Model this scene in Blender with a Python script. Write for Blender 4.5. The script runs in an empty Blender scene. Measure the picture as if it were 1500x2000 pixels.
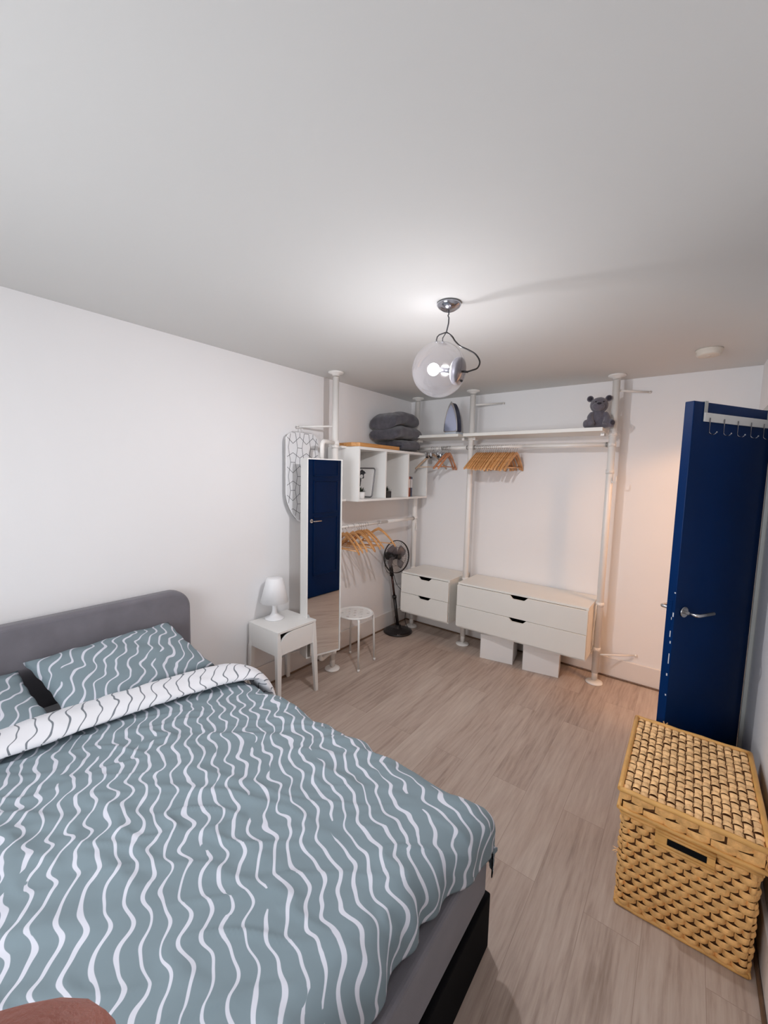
import bpy, bmesh, math, random
from mathutils import Vector, Matrix, noise
PI = math.pi
random.seed(7)
S = bpy.context.scene
C = S.collection

# ------------------------------------------------------------------ camera, light, exposure
CAM = Vector((2.4727, -3.6927, 1.6193)); F_PX = 785.3
YAW, PITCH, ROLL = math.radians(37.292), math.radians(5.359), math.radians(1.385)
fwd = Vector((-math.sin(YAW)*math.cos(PITCH), math.cos(YAW)*math.cos(PITCH), -math.sin(PITCH)))
rt0 = Vector((math.cos(YAW), math.sin(YAW), 0)); up0 = rt0.cross(fwd)
rt = rt0*math.cos(ROLL) + up0*math.sin(ROLL); up = -rt0*math.sin(ROLL) + up0*math.cos(ROLL)
cd = bpy.data.cameras.new('camera'); cam = bpy.data.objects.new('camera', cd); C.objects.link(cam)
M3 = Matrix((rt, up, -fwd)).transposed()
cam.matrix_world = Matrix.Translation(CAM) @ M3.to_4x4()
cd.sensor_fit = 'VERTICAL'; cd.sensor_height = 36; cd.lens = F_PX/2000*36; cd.clip_start = 0.005
S.camera = cam
S.view_settings.view_transform = 'Standard'; S.view_settings.look = 'None'
S.view_settings.gamma = 1; S.view_settings.exposure = 0.22
S.view_settings.use_curve_mapping = False
try:
    S.cycles.use_denoising = True; S.cycles.max_bounces = 10; S.cycles.diffuse_bounces = 6
    S.cycles.transparent_max_bounces = 16; S.cycles.caustics_reflective = False; S.cycles.caustics_refractive = False
    S.cycles.sample_clamp_indirect = 4
except Exception: pass
w = bpy.data.worlds.new('world'); S.world = w; w.use_nodes = True
w.node_tree.nodes['Background'].inputs[0].default_value = (0.9, 0.92, 1, 1)
w.node_tree.nodes['Background'].inputs[1].default_value = 0.6
BULB = 33.0            # watts of the pendant's bulb
def area(name, loc, rot, sx, sy, power, col):
    l = bpy.data.lights.new(name, 'AREA'); l.shape = 'RECTANGLE'; l.size = sx; l.size_y = sy; l.energy = power; l.color = col
    o = bpy.data.objects.new(name, l); C.objects.link(o); o.location = loc; o.rotation_euler = rot; return o
# soft fill light added behind the camera, outside an invented window
area('added_fill_light', (1.32, -4.82, 1.45), (PI/2, 0, 0), 1.3, 1.2, 44, (1.0, 0.99, 0.975))
# warm lamp out in the hallway, shining through the open doorway
hl = bpy.data.lights.new('hallway_lamp', 'POINT'); hl.energy = 42; hl.color = (1.0, 0.54, 0.27); hl.shadow_soft_size = 0.09
ho = bpy.data.objects.new('hallway_lamp', hl); C.objects.link(ho); ho.location = (3.45, -0.95, 2.18)

# ------------------------------------------------------------------ materials
def mat(name, col, rough=0.5, metal=0.0, spec=0.5, bump=0.0, bscale=200, var=0.0, vscale=6, coat=0, sheen=0):
    m = bpy.data.materials.new(name); m.use_nodes = True; n = m.node_tree.nodes; l = m.node_tree.links
    b = n['Principled BSDF']; b.inputs['Base Color'].default_value = (*col, 1)
    b.inputs['Roughness'].default_value = rough; b.inputs['Metallic'].default_value = metal
    b.inputs['Specular IOR Level'].default_value = spec
    b.inputs['Coat Weight'].default_value = coat; b.inputs['Sheen Weight'].default_value = sheen
    tc = n.new('ShaderNodeTexCoord')
    nz = n.new('ShaderNodeTexNoise'); nz.inputs['Scale'].default_value = vscale; nz.inputs['Detail'].default_value = 4
    l.new(tc.outputs['Object'], nz.inputs['Vector'])
    mr = n.new('ShaderNodeMapRange'); mr.inputs[1].default_value = 0.3; mr.inputs[2].default_value = 0.7
    mr.inputs[3].default_value = 1-var; mr.inputs[4].default_value = 1+var
    l.new(nz.outputs[0], mr.inputs[0])
    mx = n.new('ShaderNodeVectorMath'); mx.operation = 'SCALE'; mx.inputs[0].default_value = col
    l.new(mr.outputs[0], mx.inputs['Scale']); l.new(mx.outputs[0], b.inputs['Base Color'])
    if bump:
        n2 = n.new('ShaderNodeTexNoise'); n2.inputs['Scale'].default_value = bscale; n2.inputs['Detail'].default_value = 3
        l.new(tc.outputs['Object'], n2.inputs['Vector'])
        bp = n.new('ShaderNodeBump'); bp.inputs['Strength'].default_value = bump; bp.inputs['Distance'].default_value = 0.002
        l.new(n2.outputs[0], bp.inputs['Height']); l.new(bp.outputs[0], b.inputs['Normal'])
    return m
def wood(name, c1, c2, axis=2, scale=14, rough=0.4):
    m = bpy.data.materials.new(name); m.use_nodes = True; n = m.node_tree.nodes; l = m.node_tree.links
    b = n['Principled BSDF']; b.inputs['Roughness'].default_value = rough
    tc = n.new('ShaderNodeTexCoord'); mp = n.new('ShaderNodeMapping')
    sc = [6, 6, 6]; sc[axis] = 0.6; mp.inputs['Scale'].default_value = sc
    nz = n.new('ShaderNodeTexNoise'); nz.inputs['Scale'].default_value = scale; nz.inputs['Detail'].default_value = 5
    l.new(tc.outputs['Object'], mp.inputs[0]); l.new(mp.outputs[0], nz.inputs['Vector'])
    oi = n.new('ShaderNodeObjectInfo')
    ad = n.new('ShaderNodeMath'); ad.operation = 'MULTIPLY_ADD'; ad.inputs[1].default_value = 0.35
    l.new(oi.outputs['Random'], ad.inputs[0]); l.new(nz.outputs[0], ad.inputs[2])
    cr = n.new('ShaderNodeValToRGB'); cr.color_ramp.elements[0].color = (*c1, 1); cr.color_ramp.elements[1].color = (*c2, 1)
    cr.color_ramp.elements[0].position = 0.35; cr.color_ramp.elements[1].position = 0.95
    l.new(ad.outputs[0], cr.inputs[0]); l.new(cr.outputs[0], b.inputs['Base Color'])
    return m

def floor_mat():
    m = bpy.data.materials.new('grey_oak_laminate'); m.use_nodes = True; n = m.node_tree.nodes; l = m.node_tree.links
    b = n['Principled BSDF']; tc = n.new('ShaderNodeTexCoord')
    mp = n.new('ShaderNodeMapping'); mp.inputs['Rotation'].default_value = (0, 0, PI/2); mp.inputs['Location'].default_value = (0.31, 0.07, 0)
    l.new(tc.outputs['Object'], mp.inputs[0])
    br = n.new('ShaderNodeTexBrick'); br.offset = 0.37; br.inputs['Scale'].default_value = 1
    br.inputs['Brick Width'].default_value = 1.22; br.inputs['Row Height'].default_value = 0.18
    br.inputs['Mortar Size'].default_value = 0.0012; br.inputs['Mortar Smooth'].default_value = 0.6; br.inputs['Bias'].default_value = 0
    br.inputs['Color1'].default_value = (0, 0, 0, 1); br.inputs['Color2'].default_value = (1, 1, 1, 1); br.inputs['Mortar'].default_value = (0.5, 0.5, 0.5, 1)
    l.new(mp.outputs[0], br.inputs['Vector'])
    # shift the grain per plank
    sh = n.new('ShaderNodeVectorMath'); sh.operation = 'MULTIPLY_ADD'; sh.inputs[1].default_value = (7.3, 3.1, 0)
    l.new(br.outputs['Color'], sh.inputs[0]); l.new(mp.outputs[0], sh.inputs[2])
    m2 = n.new('ShaderNodeMapping'); m2.inputs['Scale'].default_value = (1.1, 9.5, 1); l.new(sh.outputs[0], m2.inputs[0])
    g1 = n.new('ShaderNodeTexNoise'); g1.inputs['Scale'].default_value = 2.2; g1.inputs['Detail'].default_value = 8; g1.inputs['Roughness'].default_value = 0.62; g1.inputs['Distortion'].default_value = 0.35
    l.new(m2.outputs[0], g1.inputs['Vector'])
    m3 = n.new('ShaderNodeMapping'); m3.inputs['Scale'].default_value = (4, 75, 1); l.new(sh.outputs[0], m3.inputs[0])
    g2 = n.new('ShaderNodeTexNoise'); g2.inputs['Scale'].default_value = 2; g2.inputs['Detail'].default_value = 4; l.new(m3.outputs[0], g2.inputs['Vector'])
    # cathedral rings
    wv = n.new('ShaderNodeTexWave'); wv.wave_type = 'BANDS'; wv.bands_direction = 'Y'; wv.inputs['Scale'].default_value = 5; wv.inputs['Distortion'].default_value = 9
    wv.inputs['Detail'].default_value = 2; wv.inputs['Detail Scale'].default_value = 0.9
    m4 = n.new('ShaderNodeMapping'); m4.inputs['Scale'].default_value = (0.55, 2.2, 1); l.new(sh.outputs[0], m4.inputs[0]); l.new(m4.outputs[0], wv.inputs['Vector'])
    def mix(a, bb, f):
        x = n.new('ShaderNodeMath'); x.operation = 'MULTIPLY_ADD'; x.inputs[1].default_value = f
        l.new(a, x.inputs[0])
        if isinstance(bb, (int, float)): x.inputs[2].default_value = bb
        else: l.new(bb, x.inputs[2])
        return x.outputs[0]
    v = mix(g1.outputs[0], 0.05, 0.62); v = mix(g2.outputs[0], v, 0.20); v = mix(wv.outputs[1], v, 0.05)
    sp = n.new('ShaderNodeSeparateColor'); l.new(br.outputs['Color'], sp.inputs[0]); v = mix(sp.outputs[0], v, 0.13)
    cr = n.new('ShaderNodeValToRGB'); e = cr.color_ramp.elements
    e[0].position = 0.34; e[0].color = (0.300, 0.222, 0.180, 1); e[1].position = 0.84; e[1].color = (0.64, 0.55, 0.475, 1)
    q = e.new(0.52); q.color = (0.465, 0.368, 0.310, 1)
    l.new(v, cr.inputs[0])
    dk = n.new('ShaderNodeMix'); dk.data_type = 'RGBA'; dk.blend_type = 'MULTIPLY'
    l.new(br.outputs['Fac'], dk.inputs[0]); l.new(cr.outputs[0], dk.inputs[6]); dk.inputs[7].default_value = (0.72, 0.68, 0.66, 1)
    l.new(dk.outputs[2], b.inputs['Base Color'])
    b.inputs['Roughness'].default_value = 0.42; b.inputs['Specular IOR Level'].default_value = 0.4
    bp = n.new('ShaderNodeBump'); bp.inputs['Strength'].default_value = 0.15; bp.inputs['Distance'].default_value = 0.002
    l.new(g2.outputs[0], bp.inputs['Height']); l.new(bp.outputs[0], b.inputs['Normal'])
    return m

def wavy_fabric(name, base, line, ang, pitch, w0, wv, breaks=True):
    """hand-drawn wavy stripes printed on cloth, laid out on the cloth's own UVs (metres)"""
    m = bpy.data.materials.new(name); m.use_nodes = True; n = m.node_tree.nodes; l = m.node_tree.links
    b = n['Principled BSDF']; b.inputs['Roughness'].default_value = 0.85; b.inputs['Specular IOR Level'].default_value = 0.15
    tc = n.new('ShaderNodeTexCoord'); mp = n.new('ShaderNodeMapping'); mp.inputs['Rotation'].default_value = (0, 0, ang)
    l.new(tc.outputs['UV'], mp.inputs[0])
    sx = n.new('ShaderNodeSeparateXYZ'); l.new(mp.outputs[0], sx.inputs[0])
    def nse(scale, scx, scy, det=1, off=0):
        a = n.new('ShaderNodeMapping'); a.inputs['Scale'].default_value = (scx, scy, 1); a.inputs['Location'].default_value = (off, off*1.7, off)
        l.new(mp.outputs[0], a.inputs[0]); z = n.new('ShaderNodeTexNoise'); z.inputs['Scale'].default_value = scale; z.inputs['Detail'].default_value = det
        l.new(a.outputs[0], z.inputs['Vector']); return z.outputs[0]
    def op(o, a, bb=None, c=None, clamp=False):
        x = n.new('ShaderNodeMath'); x.operation = o; x.use_clamp = clamp
        for i, v in enumerate((a, bb, c)):
            if v is None: continue
            if isinstance(v, (int, float)): x.inputs[i].default_value = v
            else: l.new(v, x.inputs[i])
        return x.outputs[0]
    X, Y = sx.outputs[0], sx.outputs[1]
    n1 = nse(1, 2.6, 1.3, 1, 3.1); n2 = nse(1, 9, 5.0, 1, 7.7); n3 = nse(1, 14, 7, 1, 1.3); n4 = nse(1, 20, 6, 0, 9.1)
    ph = op('MULTIPLY_ADD', n1, 16.0, op('MULTIPLY', Y, 2*PI/0.150))
    X1 = op('MULTIPLY_ADD', op('SINE', ph), 0.0125, X)
    ph2 = op('MULTIPLY_ADD', n2, 9.0, op('MULTIPLY', Y, 2*PI/0.072))
    X1 = op('MULTIPLY_ADD', op('SINE', ph2), 0.0032, X1)
    X1 = op('MULTIPLY_ADD', op('SUBTRACT', n2, 0.5), 0.030, X1)
    t = op('FRACT', op('DIVIDE', X1, pitch))
    d = op('MULTIPLY', op('ABSOLUTE', op('SUBTRACT', t, 0.5)), pitch)
    wd = op('MULTIPLY_ADD', op('SUBTRACT', n3, 0.5), wv, w0)
    if breaks: wd = op('SUBTRACT', wd, op('MULTIPLY', op('MAXIMUM', op('SUBTRACT', n4, 0.70), 0), 0.10))
    k = op('DIVIDE', op('SUBTRACT', wd, d), 0.0011, clamp=True)
    mx = n.new('ShaderNodeMix'); mx.data_type = 'RGBA'; l.new(k, mx.inputs[0]); mx.inputs[6].default_value = (*base, 1); mx.inputs[7].default_value = (*line, 1)
    l.new(mx.outputs[2], b.inputs['Base Color'])
    z = nse(1, 900, 900, 1); bp = n.new('ShaderNodeBump'); bp.inputs['Strength'].default_value = 0.06; bp.inputs['Distance'].default_value = 0.001
    l.new(z, bp.inputs['Height']); l.new(bp.outputs[0], b.inputs['Normal'])
    return m

M = {}
M['wall'] = mat('painted_plaster', (0.83, 0.82, 0.82), 0.9, spec=0.2, bump=0.12, bscale=60, var=0.012, vscale=1.5)
M['ceil'] = mat('ceiling_paint', (0.68, 0.675, 0.66), 0.95, spec=0.1, bump=0.1, bscale=50, var=0.012, vscale=1.2)
M['skirt'] = mat('skirting_gloss', (0.76, 0.72, 0.69), 0.45, var=0.02)
M['bead'] = wood('brown_beading', (0.10, 0.055, 0.03), (0.20, 0.12, 0.075), 1)
M['floor'] = floor_mat()
M['white'] = mat('white_lacquer', (0.80, 0.79, 0.765), 0.35, var=0.01)
M['cream'] = mat('cream_foil', (0.78, 0.765, 0.72), 0.45, var=0.012)
M['post'] = mat('white_powder_coat', (0.80, 0.775, 0.74), 0.32, var=0.01)
M['grey_clip'] = mat('grey_metal', (0.33, 0.31, 0.29), 0.4, 0.6)
M['wire_dk'] = mat('dark_wire', (0.10, 0.10, 0.11), 0.4, 0.5)
M['black'] = mat('black_plastic', (0.012, 0.009, 0.009), 0.35, var=0.1)
M['brownpole'] = mat('dark_bronze_metal', (0.07, 0.035, 0.03), 0.28, 0.7)
M['chrome'] = mat('brushed_steel', (0.62, 0.62, 0.63), 0.25, 1.0)
M['chrome_dk'] = mat('satin_chrome', (0.42, 0.42, 0.46), 0.16, 1.0)
M['cap_metal'] = mat('dull_cap_metal', (0.27, 0.26, 0.29), 0.38, 0.85)
M['upol'] = mat('grey_upholstery', (0.185, 0.175, 0.195), 0.9, spec=0.2, bump=0.5, bscale=700, var=0.09, vscale=9, sheen=0.25)
M['upol_dk'] = mat('black_base_cloth', (0.006, 0.006, 0.007), 0.9, spec=0.1, bump=0.3, bscale=600)
M['mattress'] = mat('mattress_ticking', (0.62, 0.62, 0.64), 0.9)
M['towel'] = mat('charcoal_terry', (0.085, 0.082, 0.098), 1.0, spec=0.1, bump=1.0, bscale=420, var=0.22, vscale=24, sheen=0.35)
M['plush'] = mat('grey_plush', (0.13, 0.12, 0.145), 1.0, spec=0.1, bump=1.0, bscale=300, var=0.15, vscale=60, sheen=0.5)
M['plush_dk'] = mat('dark_plush', (0.05, 0.045, 0.055), 1.0, spec=0.1, bump=0.8, bscale=300, var=0.15)
M['orange_wood'] = wood('honey_wood', (0.42, 0.18, 0.045), (0.70, 0.36, 0.12), 1, 10, 0.35)
M['hanger'] = wood('hanger_beech', (0.46, 0.205, 0.065), (0.78, 0.43, 0.185), 0, 9, 0.35)
M['hanger_rose'] = wood('hanger_reddish', (0.42, 0.16, 0.075), (0.66, 0.30, 0.15), 0, 9, 0.35)
M['hanger_pale'] = wood('hanger_pale', (0.40, 0.27, 0.18), (0.60, 0.45, 0.33), 0, 9, 0.4)
M['bluedoor'] = mat('navy_gloss_paint', (0.0004, 0.021, 0.100), 0.34, spec=0.10, bump=0.06, bscale=30, var=0.10, vscale=3)
M['chip'] = mat('bare_undercoat', (0.62, 0.63, 0.66), 0.7)
M['mirror'] = bpy.data.materials.new('mirror_glass'); M['mirror'].use_nodes = True
b = M['mirror'].node_tree.nodes['Principled BSDF']; b.inputs['Metallic'].default_value = 1; b.inputs['Roughness'].default_value = 0.0; b.inputs['Base Color'].default_value = (0.86, 0.88, 0.88, 1)
M['lampshade'] = mat('white_lamp_plastic', (0.84, 0.84, 0.85), 0.4)
M['linesgrey'] = mat('grey_print', (0.09, 0.09, 0.10), 0.9)
M['cover'] = mat('ironing_cover_cloth', (0.78, 0.775, 0.785), 0.95, spec=0.1, bump=0.2, bscale=500)
M['iron_sole'] = mat('polished_soleplate', (0.55, 0.62, 0.82), 0.15, 0.7)
M['iron_blue'] = mat('navy_plastic', (0.008, 0.010, 0.045), 0.25)
M['iron_pale'] = mat('pale_blue_plastic', (0.55, 0.60, 0.66), 0.3)
M['book_dk'] = mat('dark_book_cloth', (0.05, 0.03, 0.028), 0.6, var=0.3, vscale=40)
M['book_red'] = mat('rust_book_cloth', (0.32, 0.07, 0.03), 0.6, var=0.3, vscale=40)
M['book_pink'] = mat('peach_book_cloth', (0.72, 0.45, 0.34), 0.6, var=0.1)
M['book_blue'] = mat('slate_book_cloth', (0.07, 0.10, 0.17), 0.6, var=0.4, vscale=30)
M['paper'] = mat('paper', (0.82, 0.80, 0.78), 0.8)
M['sketch'] = mat('charcoal_ink', (0.05, 0.05, 0.055), 0.9, var=0.4, vscale=60)
M['sketch_mid'] = mat('soft_pencil', (0.25, 0.25, 0.26), 0.9, var=0.3, vscale=60)
M['pewter'] = mat('pewter_frame', (0.22, 0.22, 0.23), 0.35, 0.6)
M['leaf'] = mat('dark_leaf', (0.018, 0.028, 0.016), 0.6, var=0.3, vscale=50)
M['potwhite'] = mat('white_glaze', (0.80, 0.79, 0.77), 0.3)
M['smoke'] = mat('smoke_alarm_plastic', (0.70, 0.64, 0.56), 0.5)
M['rattan'] = mat('woven_rush', (0.82, 0.46, 0.165), 0.65, bump=0.9, bscale=160, var=0.24, vscale=34)
M['rattan_top'] = mat('woven_rush_pale', (0.90, 0.56, 0.265), 0.6, bump=0.9, bscale=160, var=0.24, vscale=34)
M['rattan_rim'] = mat('cane_rim', (0.70, 0.38, 0.115), 0.45, bump=0.3, bscale=90, var=0.14, vscale=14)
M['gap_shade_felt'] = mat('gap_shade_felt_brown', (0.15, 0.06, 0.018), 0.9)  # dark brown painting the shade in the weave gaps; also the felt pad
M['skin'] = mat('skin', (0.34, 0.12, 0.085), 0.55, var=0.08, vscale=80, bump=0.3, bscale=900)
M['skin'].node_tree.nodes['Principled BSDF'].inputs['Subsurface Weight'].default_value = 0.08
M['nail'] = mat('fingernail', (0.50, 0.27, 0.22), 0.3)
M['archi'] = mat('grey_painted_architrave', (0.50, 0.51, 0.49), 0.5)
M['duvet'] = wavy_fabric('blue_grey_duvet_print', (0.215, 0.275, 0.305), (0.66, 0.67, 0.74), math.radians(62.8), 0.044, 0.0052, 0.0085)
M['pillow'] = wavy_fabric('blue_grey_pillow_print', (0.215, 0.275, 0.305), (0.66, 0.67, 0.74), math.radians(-40), 0.046, 0.0048, 0.008)
M['fold'] = wavy_fabric('white_reverse_print', (0.80, 0.80, 0.83), (0.20, 0.22, 0.245), math.radians(0), 0.052, 0.0036, 0.003, False)
def glass_thin(name, tint, haze):
    m = bpy.data.materials.new(name); m.use_nodes = True; n = m.node_tree.nodes; l = m.node_tree.links
    n.remove(n['Principled BSDF']); out = n['Material Output']
    tr = n.new('ShaderNodeBsdfTransparent'); tr.inputs[0].default_value = (*tint, 1)
    gl = n.new('ShaderNodeBsdfGlossy'); gl.inputs['Roughness'].default_value = 0.02
    df = n.new('ShaderNodeBsdfTranslucent'); df.inputs[0].default_value = (0.9, 0.9, 1, 1)
    lw = n.new('ShaderNodeLayerWeight'); lw.inputs['Blend'].default_value = 0.32
    m1 = n.new('ShaderNodeMixShader'); m1.inputs[0].default_value = haze; l.new(tr.outputs[0], m1.inputs[1]); l.new(df.outputs[0], m1.inputs[2])
    m2 = n.new('ShaderNodeMixShader'); mu = n.new('ShaderNodeMath'); mu.operation = 'MULTIPLY'; mu.inputs[1].default_value = 0.55
    l.new(lw.outputs['Facing'], mu.inputs[0]); l.new(mu.outputs[0], m2.inputs[0]); l.new(m1.outputs[0], m2.inputs[1]); l.new(gl.outputs[0], m2.inputs[2])
    l.new(m2.outputs[0], out.inputs[0]); return m
M['globe'] = glass_thin('globe_glass', (0.985, 0.985, 1.0), 0.0045)
M['pane'] = glass_thin('fill_window_glass', (0.95, 0.97, 1.0), 0.0)  # pane of the invented fill window
M['bulb'] = bpy.data.materials.new('bulb_glow'); M['bulb'].use_nodes = True       # clear bulb envelope with its own glow
nn = M['bulb'].node_tree; nn.nodes.remove(nn.nodes['Principled BSDF']); e = nn.nodes.new('ShaderNodeEmission'); tb_ = nn.nodes.new('ShaderNodeBsdfTransparent'); ad_ = nn.nodes.new('ShaderNodeAddShader')
e.inputs[0].default_value = (1.0, 0.98, 1.0, 1); e.inputs[1].default_value = 6.0
nn.links.new(e.outputs[0], ad_.inputs[0]); nn.links.new(tb_.outputs[0], ad_.inputs[1]); nn.links.new(ad_.outputs[0], nn.nodes['Material Output'].inputs[0])

# ------------------------------------------------------------------ mesh helpers
class MB:
    def __init__(s): s.bm = bmesh.new(); s.uv = None
    def face(s, vs, smooth=False):
        try: f = s.bm.faces.new(vs); f.smooth = smooth; return f
        except ValueError: return None
    def box(s, lo, hi, mtx=None):
        x0, y0, z0 = lo; x1, y1, z1 = hi
        vs = [Vector((x, y, z)) for x in (x0, x1) for y in (y0, y1) for z in (z0, z1)]
        if mtx: vs = [mtx @ v for v in vs]
        v = [s.bm.verts.new(q) for q in vs]
        for q in ((0,1,3,2),(4,6,7,5),(0,4,5,1),(2,3,7,6),(0,2,6,4),(1,5,7,3)): s.face([v[i] for i in q])
        return s
    def tube(s, pts, r, n=12, closed=False, flat=None, cap=True):
        pts = [Vector(p) for p in pts]; rings = []; N = len(pts)
        rr = r if isinstance(r, (list, tuple)) else [r]*N
        t0 = (pts[1]-pts[0]).normalized(); a = Vector((0,0,1)) if abs(t0.z) < 0.9 else Vector((1,0,0))
        u = t0.cross(a).normalized()
        for i, p in enumerate(pts):
            if closed: t = (pts[(i+1) % N]-pts[i-1]).normalized()
            elif i == 0: t = t0
            elif i == N-1: t = (pts[-1]-pts[-2]).normalized()
            else: t = ((pts[i+1]-p).normalized()+(p-pts[i-1]).normalized()).normalized()
            u = (u - t*u.dot(t)).normalized(); v = t.cross(u)
            fu, fv = flat if flat else (1, 1)
            rings.append([s.bm.verts.new(p+u*math.cos(2*PI*k/n)*rr[i]*fu+v*math.sin(2*PI*k/n)*rr[i]*fv) for k in range(n)])
        R = len(rings)
        for i in range(R if closed else R-1):
            A, B = rings[i], rings[(i+1) % R]
            for k in range(n): s.face([A[k], A[(k+1) % n], B[(k+1) % n], B[k]], True)
        if not closed and cap: s.face(rings[0][::-1]); s.face(rings[-1])
        return s
    def lathe(s, prof, n=32, mtx=None, smooth=True):
        """prof: list of (radius, z) from bottom to top"""
        rings = []
        for r, z in prof:
            if r < 1e-6: q = Vector((0,0,z)); rings.append([s.bm.verts.new(mtx @ q if mtx else q)])
            else:
                rg = []
                for k in range(n):
                    q = Vector((r*math.cos(2*PI*k/n), r*math.sin(2*PI*k/n), z)); rg.append(s.bm.verts.new(mtx @ q if mtx else q))
                rings.append(rg)
        for A, B in zip(rings, rings[1:]):
            for k in range(n):
                k2 = (k+1) % n
                if len(A) == 1 and len(B) == 1: continue
                if len(A) == 1: s.face([A[0], B[k2], B[k]], smooth)
                elif len(B) == 1: s.face([A[k], A[k2], B[0]], smooth)
                else: s.face([A[k], A[k2], B[k2], B[k]], smooth)
        return s
    def prism(s, poly, h, mtx=None):
        """poly in local xy, extruded 0..h along z"""
        a = [Vector((x, y, 0)) for x, y in poly]; b = [Vector((x, y, h)) for x, y in poly]
        if mtx: a = [mtx @ v for v in a]; b = [mtx @ v for v in b]
        a = [s.bm.verts.new(v) for v in a]; b = [s.bm.verts.new(v) for v in b]; n = len(a)
        s.face(a[::-1]); s.face(b)
        for i in range(n): s.face([a[i], a[(i+1) % n], b[(i+1) % n], b[i]])
        return s
    def ball(s, c, r, seg=20, rings=12, scale=(1,1,1), mtx=None, fn=None):
        c = Vector(c); pr = []
        vs = []
        for i in range(rings+1):
            th = PI*i/rings; row = []
            for k in range(seg if 0 < i < rings else 1):
                ph = 2*PI*k/seg; d = Vector((math.sin(th)*math.cos(ph), math.sin(th)*math.sin(ph), math.cos(th)))
                q = Vector((d.x*scale[0], d.y*scale[1], d.z*scale[2]))*r
                if fn: q = fn(q, d)
                if mtx: q = mtx @ q
                row.append(s.bm.verts.new(c+q))
            vs.append(row)
        for i in range(rings):
            A, B = vs[i], vs[i+1]
            for k in range(seg):
                k2 = (k+1) % seg
                if len(A) == 1: s.face([A[0], B[k], B[k2]], True)
                elif len(B) == 1: s.face([A[k], B[0], A[k2]], True)
                else: s.face([A[k], B[k], B[k2], A[k2]], True)
        return s
    def build(s, name, m, parent=None, bevel=0, seg=2, subsurf=0, solid=0, loc=None, kind=None, label=None):
        bmesh.ops.recalc_face_normals(s.bm, faces=s.bm.faces)
        me = bpy.data.meshes.new(name); s.bm.to_mesh(me); s.bm.free()
        o = bpy.data.objects.new(name, me); C.objects.link(o)
        if not isinstance(m, (list, tuple)): m = [m]
        for q in m: me.materials.append(M[q] if isinstance(q, str) else q)
        if parent: o.parent = parent
        if loc: o.location = loc
        if solid: k = o.modifiers.new('solid', 'SOLIDIFY'); k.thickness = solid; k.offset = -1
        if bevel:
            k = o.modifiers.new('bevel', 'BEVEL'); k.width = bevel; k.segments = seg; k.limit_method = 'ANGLE'; k.angle_limit = math.radians(40)
        if subsurf: k = o.modifiers.new('sub', 'SUBSURF'); k.levels = subsurf; k.render_levels = subsurf
        if kind: o['kind'] = kind
        if label: o['label'] = label
        return o
def thing(name, label, cat, loc=(0,0,0), rz=0, group=None):
    o = bpy.data.objects.new(name, None); C.objects.link(o); o.location = loc; o.rotation_euler = (0, 0, rz)
    o.empty_display_size = 0.05; o['label'] = label; o['category'] = cat
    if group: o['group'] = group
    return o
def tag(o, label, cat, group=None):
    o['label'] = label; o['category'] = cat
    if group: o['group'] = group
    return o
def dup(root, loc, rot, label, group=None):
    r = root.copy(); C.objects.link(r); r.location = loc; r.rotation_euler = rot; r['label'] = label
    if group: r['group'] = group
    for ch in root.children:
        c = ch.copy(); C.objects.link(c); c.parent = r
    return r
def arc(c, r, a0, a1, n, ax=(1,0,0), ay=(0,0,1)):
    c = Vector(c); ax = Vector(ax); ay = Vector(ay)
    return [c+ax*r*math.cos(a0+(a1-a0)*i/n)+ay*r*math.sin(a0+(a1-a0)*i/n) for i in range(n+1)]

# ------------------------------------------------------------------ the room
H = 2.40; XW = 2.79; YN = -4.60
def struct(name, mb, m, bevel=0, parent=None):
    o = mb.build(name, m, parent, bevel)
    if not parent: o['kind'] = 'structure'
    return o
struct('floor', MB().box((-0.12, YN-0.12, -0.08), (4.3, 0.12, 0)), 'floor')
struct('ceiling', MB().box((-0.12, YN-0.12, H), (4.3, 0.12, H+0.1)), 'ceil')
struct('wall_left', MB().box((-0.12, YN-0.12, 0), (0, 0.12, H)), 'wall')
struct('wall_back', MB().box((0, 0, 0), (4.3, 0.12, H)), 'wall')
DY0, DY1, DH = -0.838, -0.235, 1.995        # doorway in the right wall
w_ = MB(); w_.box((XW, YN, 0), (XW+0.11, DY0, H)); w_.box((XW, DY1, 0), (XW+0.11, 0, H)); w_.box((XW, DY0, DH), (XW+0.11, DY1, H))
struct('wall_right', w_, 'wall')
WX0, WX1, WZ0, WZ1 = 0.70, 1.95, 0.9, 2.0   # invented window behind the camera, added to let the fill light in
w_ = MB(); w_.box((0, YN-0.12, 0), (WX0, YN, H)); w_.box((WX1, YN-0.12, 0), (XW+0.11, YN, H)); w_.box((WX0, YN-0.12, 0), (WX1, YN, WZ0)); w_.box((WX0, YN-0.12, WZ1), (WX1, YN, H))
struct('wall_front', w_, 'wall')
wf = MB()
for a, bb in (((WX0, WZ0), (WX0+0.05, WZ1)), ((WX1-0.05, WZ0), (WX1, WZ1)), ((WX0, WZ0), (WX1, WZ0+0.05)), ((WX0, WZ1-0.05), (WX1, WZ1)), ((1.30, WZ0), (1.35, WZ1))):
    wf.box((a[0], YN-0.09, a[1]), (bb[0], YN-0.04, bb[1]))
win = struct('fill_window_1', wf, 'white', 0.004)
MB().box((WX0+0.04, YN-0.067, WZ0+0.04), (WX1-0.04, YN-0.063, WZ1-0.04)).build('fill_window_pane', 'pane', win)
# hallway beyond the door
struct('wall_hallway', MB().box((4.2, YN, 0), (4.3, 0, H)), 'wall')
struct('wall_hallway_end', MB().box((XW+0.11, -2.2, 0), (4.2, -2.1, H)), 'wall')
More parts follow.
